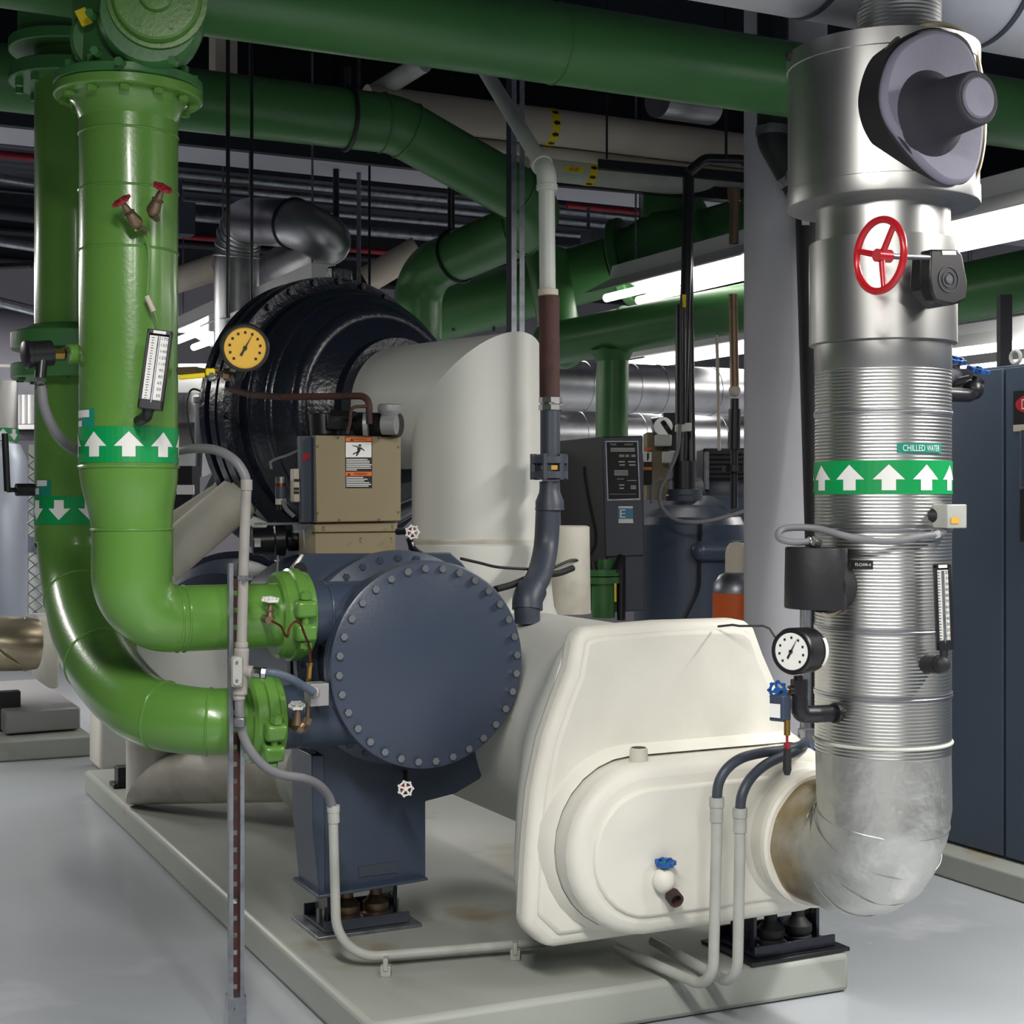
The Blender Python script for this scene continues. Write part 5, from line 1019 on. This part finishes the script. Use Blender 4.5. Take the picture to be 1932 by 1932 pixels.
m = MB(); m.prism([pp_(*q, .002) for q in ((1166, 955), (1194, 955), (1195, 987), (1167, 987))], pnn*.001); bs_ = m.build('sticker', SKYB, pn)
m = MB(); m.prism([pp_(*q, .004) for q in ((1167, 979), (1194, 979), (1195, 987), (1167, 987))], pnn*.0005); m.prism([pp_(*q, .004) for q in ((1167, 955), (1194, 955), (1194, 959), (1167, 959))], pnn*.0005); text_on(m, 'E', pp_(1175, 969, .0045), V((1, -.08, 0)).normalized(), Z, .026, .038); m.build('sticker_print', WHITE, bs_)
m = MB(); m.tube(spline([pp_(1103, 880, .02), pp_(1105, 905, .02), pp_(1115, 960, .02), pp_(1124, 1005, .02), pp_(1120, 1035, .02), pp_(1098, 1062, .02), pp_(1075, 1075, .02)]), .006, 8); m.top('panel_cable', BLACKP, 'black cable curving down the side of the black control panel', 'cable')
s2 = T('second_chiller', 'slate blue shell of the second machine behind the big white vessel', 'vessel', P(1320, 1170, 8.0))
m = MB(); m.lathe([(0, .01), (.02, .35), (.1, .42), (1.8, .42)], P(1300, 1085, 7.9), V((1, .35, 0)), 48); m.cyl(P(1300, 1090, 7.6), P(1300, 1300, 7.6), .28, n=40); m.build('shell', BLUE, s2)
m = MB(); m.lathe([(0, .28), (.04, .26), (.08, .16), (.1, .12)], P(1300, 990, 7.6), Z, 40); m.cyl(P(1300, 1090, 7.6), P(1300, 989, 7.6), .28, n=40); m.build('dome', BLUE, s2)
m = MB(); m.cyl(P(1322, 1040, 7.3), P(1440, 1038, 7.4), .05, n=24); m.ball(P(1322, 1040, 7.3), .05); m.build('side_pipe', BLUE, s2)
m = MB(); m.lathe([(0, .3), (.1, .28), (.2, .2), (.25, .06)], P(1360, 980, 8.2), Z, 40); m.build('rear_dome', DGREY, s2)
m = MB(); m.tube(spline([P(1283, 800, 7.05), P(1278, 850, 7.05), P(1258, 900, 7.05), P(1246, 925, 7.05), P(1248, 955, 7.05), P(1275, 980, 7.05), P(1320, 985, 7.05), P(1370, 975, 7.05), P(1410, 962, 7.1)]), .009, 10); m.tube(fillet([P(1230, 950, 7.2), P(1230, 905, 7.2), P(1270, 903, 7.2)], .05), .009, 10); m.top('grey_cable', FLEX, 'grey cable looping below the far flange across the second machine', 'cable')
m = MB(); m.tube(spline([P(1322, 985, 7.305), P(1320, 1060, 7.305), P(1318, 1110, 7.305), P(1300, 1150, 7.305), P(1290, 1170, 7.305)]), .008, 8); m.top('black_cable', BLACKP, 'black cable hanging down the shell of the second machine', 'cable')
tb = T('tan_control_box', 'narrow tan box with orange labels and white switches beside the black control panel', 'control box', P(1230, 940, 8.0))
m = MB(); m.box(P(1238, 880, 8.1), .12, .2, .36); m.build('cabinet', TAN, tb, bevel=.004)
m = MB(); m.box(P(1222, 885, 7.95), .045, .005, .17); tl_ = m.build('label', INK, tb)
m = MB(); m.box(P(1222, 847, 7.94), .042, .004, .016); m.box(P(1222, 884, 7.94), .042, .004, .016); m.build('orange_header', ORANGE, tl_)
m = MB(); m.box(P(1222, 862, 7.94), .042, .004, .052); m.build('white_panel', WHITE, tl_)
m = MB(); m.box(P(1222, 862, 7.937), .008, .002, .04, V((.9, 0, .4))); m.box(P(1224, 860, 7.937), .006, .002, .03, V((.5, 0, -.8))); m.build('figure_print', INK, tl_)
m = MB(); m.box(P(1251, 831, 7.9), .085, .06, .06); m.box(P(1264, 863, 7.9), .08, .06, .06); m.build('switch_box', PVC, tb, bevel=.006)
m = MB(); m.cyl(P(1230, 805, 8.0), P(1262, 800, 8.0), .05, n=20); m.lathe([(0, .05), (.02, .05), (.02, .02)], P(1252, 805, 7.95), V((-.2, -1, 0)), 20); m.build('motor', CHROME, tb)
m = MB(); m.cyl(P(1254, 808, 7.9), P(1260, 804, 7.9), .04, n=20); m.box(P(1268, 815, 8.0), .1, .1, .2); m.build('motor_cover', BLACKP, tb)
fm = T('finned_motor', 'black finned motor between the twin black risers and the column', 'motor', P(1365, 925, 8.0))
m = MB(); m.box(P(1365, 885, 8.2), .26, .3, .22); m.build('casing', BLACKP, fm, bevel=.01)
m = MB()
for i in range(8): m.box(P(1366, 855+i*9, 8.03), .22, .02, .01)
m.build('fin', BEAMM, fm)
m = MB(); m.box(P(1333, 888, 8.0), .02, .06, .2); m.build('bracket', STEEL, fm)
gb_ = T('refrigerant_cylinder', 'orange gas cylinder with grey shoulder and pale cap beside the column', 'cylinder', P(1390, 1300, 6.5))
m = MB(); q = P(1390, 1300, 6.5); q.z = 0; zt_ = P(0, 1118, 6.5).z; m.lathe([(0, .1), (.0, .105), (zt_-q.z, .105)], q, Z, 36); m.build('body', mat('orange lacquer', (206, 92, 30), .35), gb_)
m = MB(); m.lathe([(0, .1052), (.01, .106), (.04, .1), (.075, .075), (.09, .045), (.1, .03)], V((q.x, q.y, zt_)), Z, 36); m.build('shoulder', STEEL, gb_)
m = MB(); m.lathe([(0, .05), (.09, .05), (.12, .045), (.14, .03), (.145, .0)], V((q.x, q.y, zt_+.075)), Z, 28); m.build('cap', OLDW, gb_)
gv = T('green_flanged_valve', 'bright green flanged valve below the black control panel', 'valve', P(1135, 1160, 7.0))
m = MB(); m.cyl(P(1138, 1095, 7.0), P(1138, 1165, 7.0), .055, n=28); m.lathe([(0, .05), (0, .085), (.03, .085), (.03, .06), (.035, .06), (.035, .085), (.065, .085), (.065, .04)], P(1136, 1100, 7.0), Z, 32); m.cyl(P(1142, 1080, 7.0), P(1142, 1055, 7.0), .04, n=24); m.build('body', GREEN_SHADED, gv)
m = MB(); m.box(P(1161, 1118, 6.93), .01, .01, .085); m.build('yellow_handle', YEL, gv)
m = MB(); m.tube(fillet([P(1118, 1060, 6.95), P(1122, 1085, 6.95), P(1160, 1082, 6.95), P(1172, 1050, 7.0)], .05), .018, 10); m.cyl(P(1172, 1050, 7.0), P(1172, 1170, 7.0), .02, n=12); m.build('black_pipe', BLACKP, gv)
# ---------------------------------------------------------------- right cabinet on its curb
c0 = G(1762, 1588, .1); c1 = c0-U1*3.2; c0b = c0+U1*.35
m = MB(); m.prism([V((p.x, p.y, .001)) for p in (c0b-U2*.1, c1-U2*.1, c1+U2*1.5, c0b+U2*1.5)], (0, 0, .099)); m.struct('floor_pad', PADM, bevel=.01)
ck = T('switchgear_cabinet', 'tall dark blue grey switchgear cabinet on a curb at the right edge', 'cabinet', c0+U2*.06)
ht = 1.93; f0 = c0+U2*.05+U1*.3
m = MB(); m.prism([f0+Z*.0, f0-U1*3.0, f0-U1*3.0+U2*.8, f0+U2*.8], Z*ht); m.build('body', SLATE, ck, bevel=.006)
q = PL(1902, 1200, f0, U2); jn = (q-f0).dot(-U1)
for k, (s_, e_) in enumerate(((-.002, jn-.008), (jn+.006, jn+.9), (jn+.915, 2.9))):
    m = MB(); a_, b_ = f0-U1*s_-U2*.02, f0-U1*e_-U2*.02; m.prism([a_+Z*.012, b_+Z*.012, b_+Z*(ht-.012), a_+Z*(ht-.012)], U2*.02); m.build('door', SLATE, ck, bevel=.004)
fd = f0-U2*.021
sg = T('danger_sign', 'black sign with red oval on the dark switchgear cabinet door', 'sign', PL(1934, 795, fd, U2))
sc0 = PL(1913, 770, fd, U2); W2 = .26
m = MB(); m.box(sc0-U1*(W2/2)-U2*.002, W2, .003, .13, U1, U2); m.build('panel', INK, sg)
m = MB(); m.box(sc0-U1*(W2/2)-U2*.002-Z*.078, W2, .003, .025, U1, U2); m.build('caption_strip', OLDW, sg)
m = MB(); oc_ = sc0-U1*(W2/2)-U2*.0045+Z*.012; m.prism([oc_+U1*(.118*math.cos(a))+Z*(.042*math.sin(a)) for a in [2*math.pi*i/36 for i in range(36)]], U2*.001); m.build('red_oval', REDP, sg)
m = MB(); text_on(m, 'DANGER', oc_-U2*.001, -U1, Z, .17, .04); m.build('lettering', WHITE, sg)
m = MB(); o_ = PL(1925, 1000, fd, U2); m.prism([PL(a, b, fd-U2*.003, U2) for a, b in ((1924, 805), (1990, 795), (1990, 930), (1924, 925))], U2*.002); m.build('view_panel', STEEL, ck)
m = MB(); m.prism([PL(a, b, fd-U2*.006, U2) for a, b in ((1926, 812), (1988, 803), (1988, 922), (1926, 918))], U2*.002); m.build('glass', BLUE, ck)
m = MB(); m.prism([PL(a, b, fd-U2*.02, U2) for a, b in ((1924, 922), (1980, 920), (1980, 1024), (1924, 1022))], U2*.019); m.build('breaker_plate', BLACKP, ck, bevel=.003)
m = MB(); a_ = f0+Z*(ht+.0); q = PL(1912, 728, f0, U2); m.torus(f0-U1*(jn+.02)+Z*(ht+.03)+U2*.02, U2, .025, .008, 24, 8); m.build('lifting_eye', PVC, ck)
m = MB(); m.cyl(P(1780, 728, 7.4), P(2000, 705, 6.9), .05, n=24); m.cyl(P(1780, 752, 7.4), P(2000, 728, 6.9), .02, n=12); m.top('pale_cross_pipe', OLDW, 'pale pipe crossing behind the top of the dark cabinet', 'pipe')
m = MB(); m.box(P(1895, 650, 7.6), .06, .06, .5); m.top('steel_post', BEAMM, 'dark post in front of the far lights above the cabinet', 'post')
# ---------------------------------------------------------------- left background
tk = T('storage_tank', 'pale blue grey jacketed tank at the far left edge', 'tank', P(0, 1165, 9.0))
m = MB(); q = P(-60, 1168, 9.0); zt_ = P(0, 838, 9.0).z; m.lathe([(0, .0), (.0, .34), (zt_-q.z-.1, .34), (zt_-q.z, .3)], q, Z, 48); m.build('shell', TANK, tk)
m = MB(); m.cyl(P(-10, 720, 9.4), P(-10, 900, 9.4), .14, n=36); m.build('neck', ALU, tk)
wT = Wrap(P(-10, 0, 9.4).x, 9.4, .142); m = MB(); wT.rect(m, -.2, .2, P(0, 832, 9.25).z, P(0, 806, 9.25).z, n=14); g_ = m.build('arrow_band', GBAND, tk)
for s_ in (-.06, .05, .13):
    m = MB(); wT.arrow(m, s_, P(0, 830, 9.25).z, P(0, 808, 9.25).z, .04, s_ < .1); m.build('arrow', WHITE, g_)
lt = T('lattice_panel', 'pale wire mesh panel beside the far left tank', 'fence', P(58, 1165, 9.6))
m = MB(); z0_, z1_ = P(0, 1165, 9.6).z, P(0, 838, 9.6).z; x0_, x1_ = P(49, 0, 9.6).x, P(78, 0, 9.6).x
m.box(V(((x0_+x1_)/2, 9.66, (z0_+z1_)/2)), x1_-x0_, .01, z1_-z0_)
m.build('backing', PVC, lt)
m = MB(); h_ = .075
for i in range(int((z1_-z0_)/h_)):
    z = z0_+i*h_
    for a_, b_ in (((x0_, z), (x1_, z+h_)), ((x1_, z), (x0_, z+h_))): m.cyl((a_[0], 9.63, a_[1]), (b_[0], 9.63, b_[1]), .005, n=6)
m.build('mesh_wire', STEEL, lt)
m = MB(); m.box(V(((x0_+x1_)/2, 9.6, P(0, 1028, 9.6).z)), x1_-x0_, .03, .1); m.build('latch_plate', STEEL, lt)
be = T('bronze_elbow', 'bronze tinted metal pipe elbow at the far left below the tank', 'pipe', P(30, 1265, 8.6))
m = MB(); pp = [P(-140, 1214, 8.5), P(10, 1214, 8.6), P(50, 1215, 8.65), P(68, 1215, 8.68)]; m.tube(pp, [.155, .158, .155, .146], 40)
m.build('jacket', BRZ, be)
m = MB(); m.torus(P(50, 1215, 8.65), V((1, .05, 0)), .154, .005, 40, 6); m.build('seam', BRZ, be)
m = MB(); m.torus(P(8, 1214, 8.6), V((1, .05, .9)), .175, .006, 40, 6); m.build('diagonal_seam', BRZ, be)
cvd = T('far_cabinet_duct', 'row of pale upright ducts behind the shaded green riser', 'duct', P(48, 840, 10.0))
for px in (36, 47, 58):
    m = MB(); m.cyl(P(px, 745, 10.2), P(px, 800, 10.2), .02, n=16); m.build('upright', REFL, cvd)
m = MB(); m.box(P(50, 818, 10.1), .16, .1, .09); m.build('louver_box', BEAMM, cvd)
m = MB(); m.box(P(50, 806, 10.05), .16, .1, .03); m.build('louver_top', REFL, cvd)
dk = T('round_silver_duct', 'large pale round duct at the far left behind the shaded riser', 'duct', P(30, 700, 9.6))
m = MB(); m.cyl(P(-200, 690, 10.5), P(140, 690, 11.5), .42, n=48); m.build('jacket', SOFF, dk)
m = MB(); m.cyl(P(0, 690, 10.2)-U2*.4, P(0, 690, 10.2)+U2*.4, .01, n=8); m.build('seam', WHITE, dk)
# left floor pads
for (x0, y0, x1, y1, zt2, D_, nm) in ((-150, 1405, 172, 1395, .12, 0, 0),):
    a_, b_ = G(-200, 1412, .12), G(176, 1388, .12); m = MB(); m.prism([V((p.x, p.y, .001)) for p in (a_, b_, b_+U1*2.6, a_+U1*2.6)], Z*.119); m.struct('floor_pad', PADM, bevel=.012)
a_, b_ = P(8, 1345, 8.6), P(152, 1335, 8.6); zz = .13
sl = MB(); q0, q1 = G(10, 1386, .13), G(152, 1375, .13); sl.prism([q0, q1, q1+U1*1.6, q0+U1*1.6], Z*.13); sl.top('machine_base', PALEG, 'pale steel machine base on the far left pad', 'base', bevel=.01)
m = MB(); q = G(3, 1392, .125); m.box(q+V((-.12, .3, .12)), .24, .1, .22, U2, U1); m.top('base_block', BLACKP, 'black block at the end of the pale machine base', 'block')
m = MB(); m.prism([P(70, 1165, 8.9), P(112, 1165, 8.9), P(112, 1300, 8.9), P(92, 1300, 8.9), P(80, 1285, 8.9)], U1*.4); m.top('wrapped_post', CREAM, 'white wrapped block behind the lower bend of the shaded riser', 'block', bevel=.02)
rm = T('filter_canister', 'dark grey cylinder canister hanging right of the bright green riser', 'canister', P(389, 840, 8.5))
m = MB(); m.cyl(P(389, 758, 8.5), P(389, 840, 8.5), .065, n=28); m.lathe([(0, .072), (.03, .072)], P(389, 760, 8.5), Z, 28); m.cyl(P(389, 742, 8.5), P(389, 760, 8.5), .04, n=20); m.cyl(P(376, 840, 8.5), P(374, 900, 8.5), .02, n=12); m.build('body', DGREY, rm)
m = MB(); m.tube(spline([P(385, 740, 8.45), P(362, 735, 8.45), P(352, 760, 8.45), P(356, 800, 8.45), P(368, 850, 8.45)]), .006, 8); m.build('cable', BLACKP, rm)
hs = MB(); hs.cyl(P(356, 850, 9.2), P(356, 800, 9.0), .22, n=36); hs.lathe([(0, .22), (.1, .2), (.18, .12)], P(356, 800, 9.0), Z, 36); hs.top('foil_wrapped_tank', ALU, 'crinkled foil wrapped vessel seen between riser and compressor', 'vessel')
q = P(338, 880, 8.0); m = MB(); m.box(V((q.x, q.y, q.z/2)), .18, .2, q.z); m.top('dark_equipment_box', BLACKP, 'black equipment box behind the bright riser below the canister', 'box')
m = MB(); m.box(P(350, 924, 7.89), .09, .02, .05); m.top('white_sign_plate', WHITE, 'small white plate on the black equipment box', 'sign')
m = MB(); m.cyl(P(340, 740, 10.5), P(480, 740, 10.5), .2, n=32); m.top('pale_duct_section', REFL, 'pale duct section below the lit fixture beside the riser', 'duct')
m = MB(); m.cyl(P(300, 540, 10.5), P(420, 500, 10.0), .09, n=24); m.top('tan_duct', OLDW, 'tan slanted duct right of the bright riser under the deck', 'duct')
m = MB(); m.cyl(P(690, 530, 11.0), P(790, 470, 11.0), .1, n=24); m.top('tan_slanted_pipe', OLDW, 'tan slanted pipe left of the returning green pipe', 'pipe')
for px, py0, py1, D, nm in ((348, 385, 445, 9.5, 'right of the bright riser'), (1118, 435, 495, 10.2, 'left of the flanged green valve'), (1, 300, 300, 0, '')):
    if D:
        m = MB(); m.box((P(px, py0, D)+P(px, py1, D))/2, .1, .16, (P(px, py0, D)-P(px, py1, D)).length, U2, U1); m.cyl(P(px-8, py0, D), P(px-8, py0-45, D), .012, n=8); m.top('hanging_box', DGREY, 'dark hanging box under the deck '+nm, 'box')
# clutter of pipes at the far left under the deck
for i, (x0, y0, x1, y1, D, r, mm, lab) in enumerate(((-40, 330, 90, 350, 10, .03, STEEL, 'grey conduit at upper left, top of three'), (-40, 395, 90, 410, 10, .05, BEAMM, 'dark pipe at upper left, middle of three'), (-40, 450, 90, 470, 9.5, .03, STEEL, 'grey conduit at upper left, lowest of three'), (-40, 560, 80, 590, 9, .03, STEEL, 'dark slanted pipe at left below the deck clutter'), (-40, 505, 60, 500, 9, .02, BLACKP, 'black thin pipe at left edge'))):
    m = MB(); m.cyl(P(x0, y0, D), P(x1, y1, D), r, n=14); m.top('far_conduit', mm, lab, 'conduit')
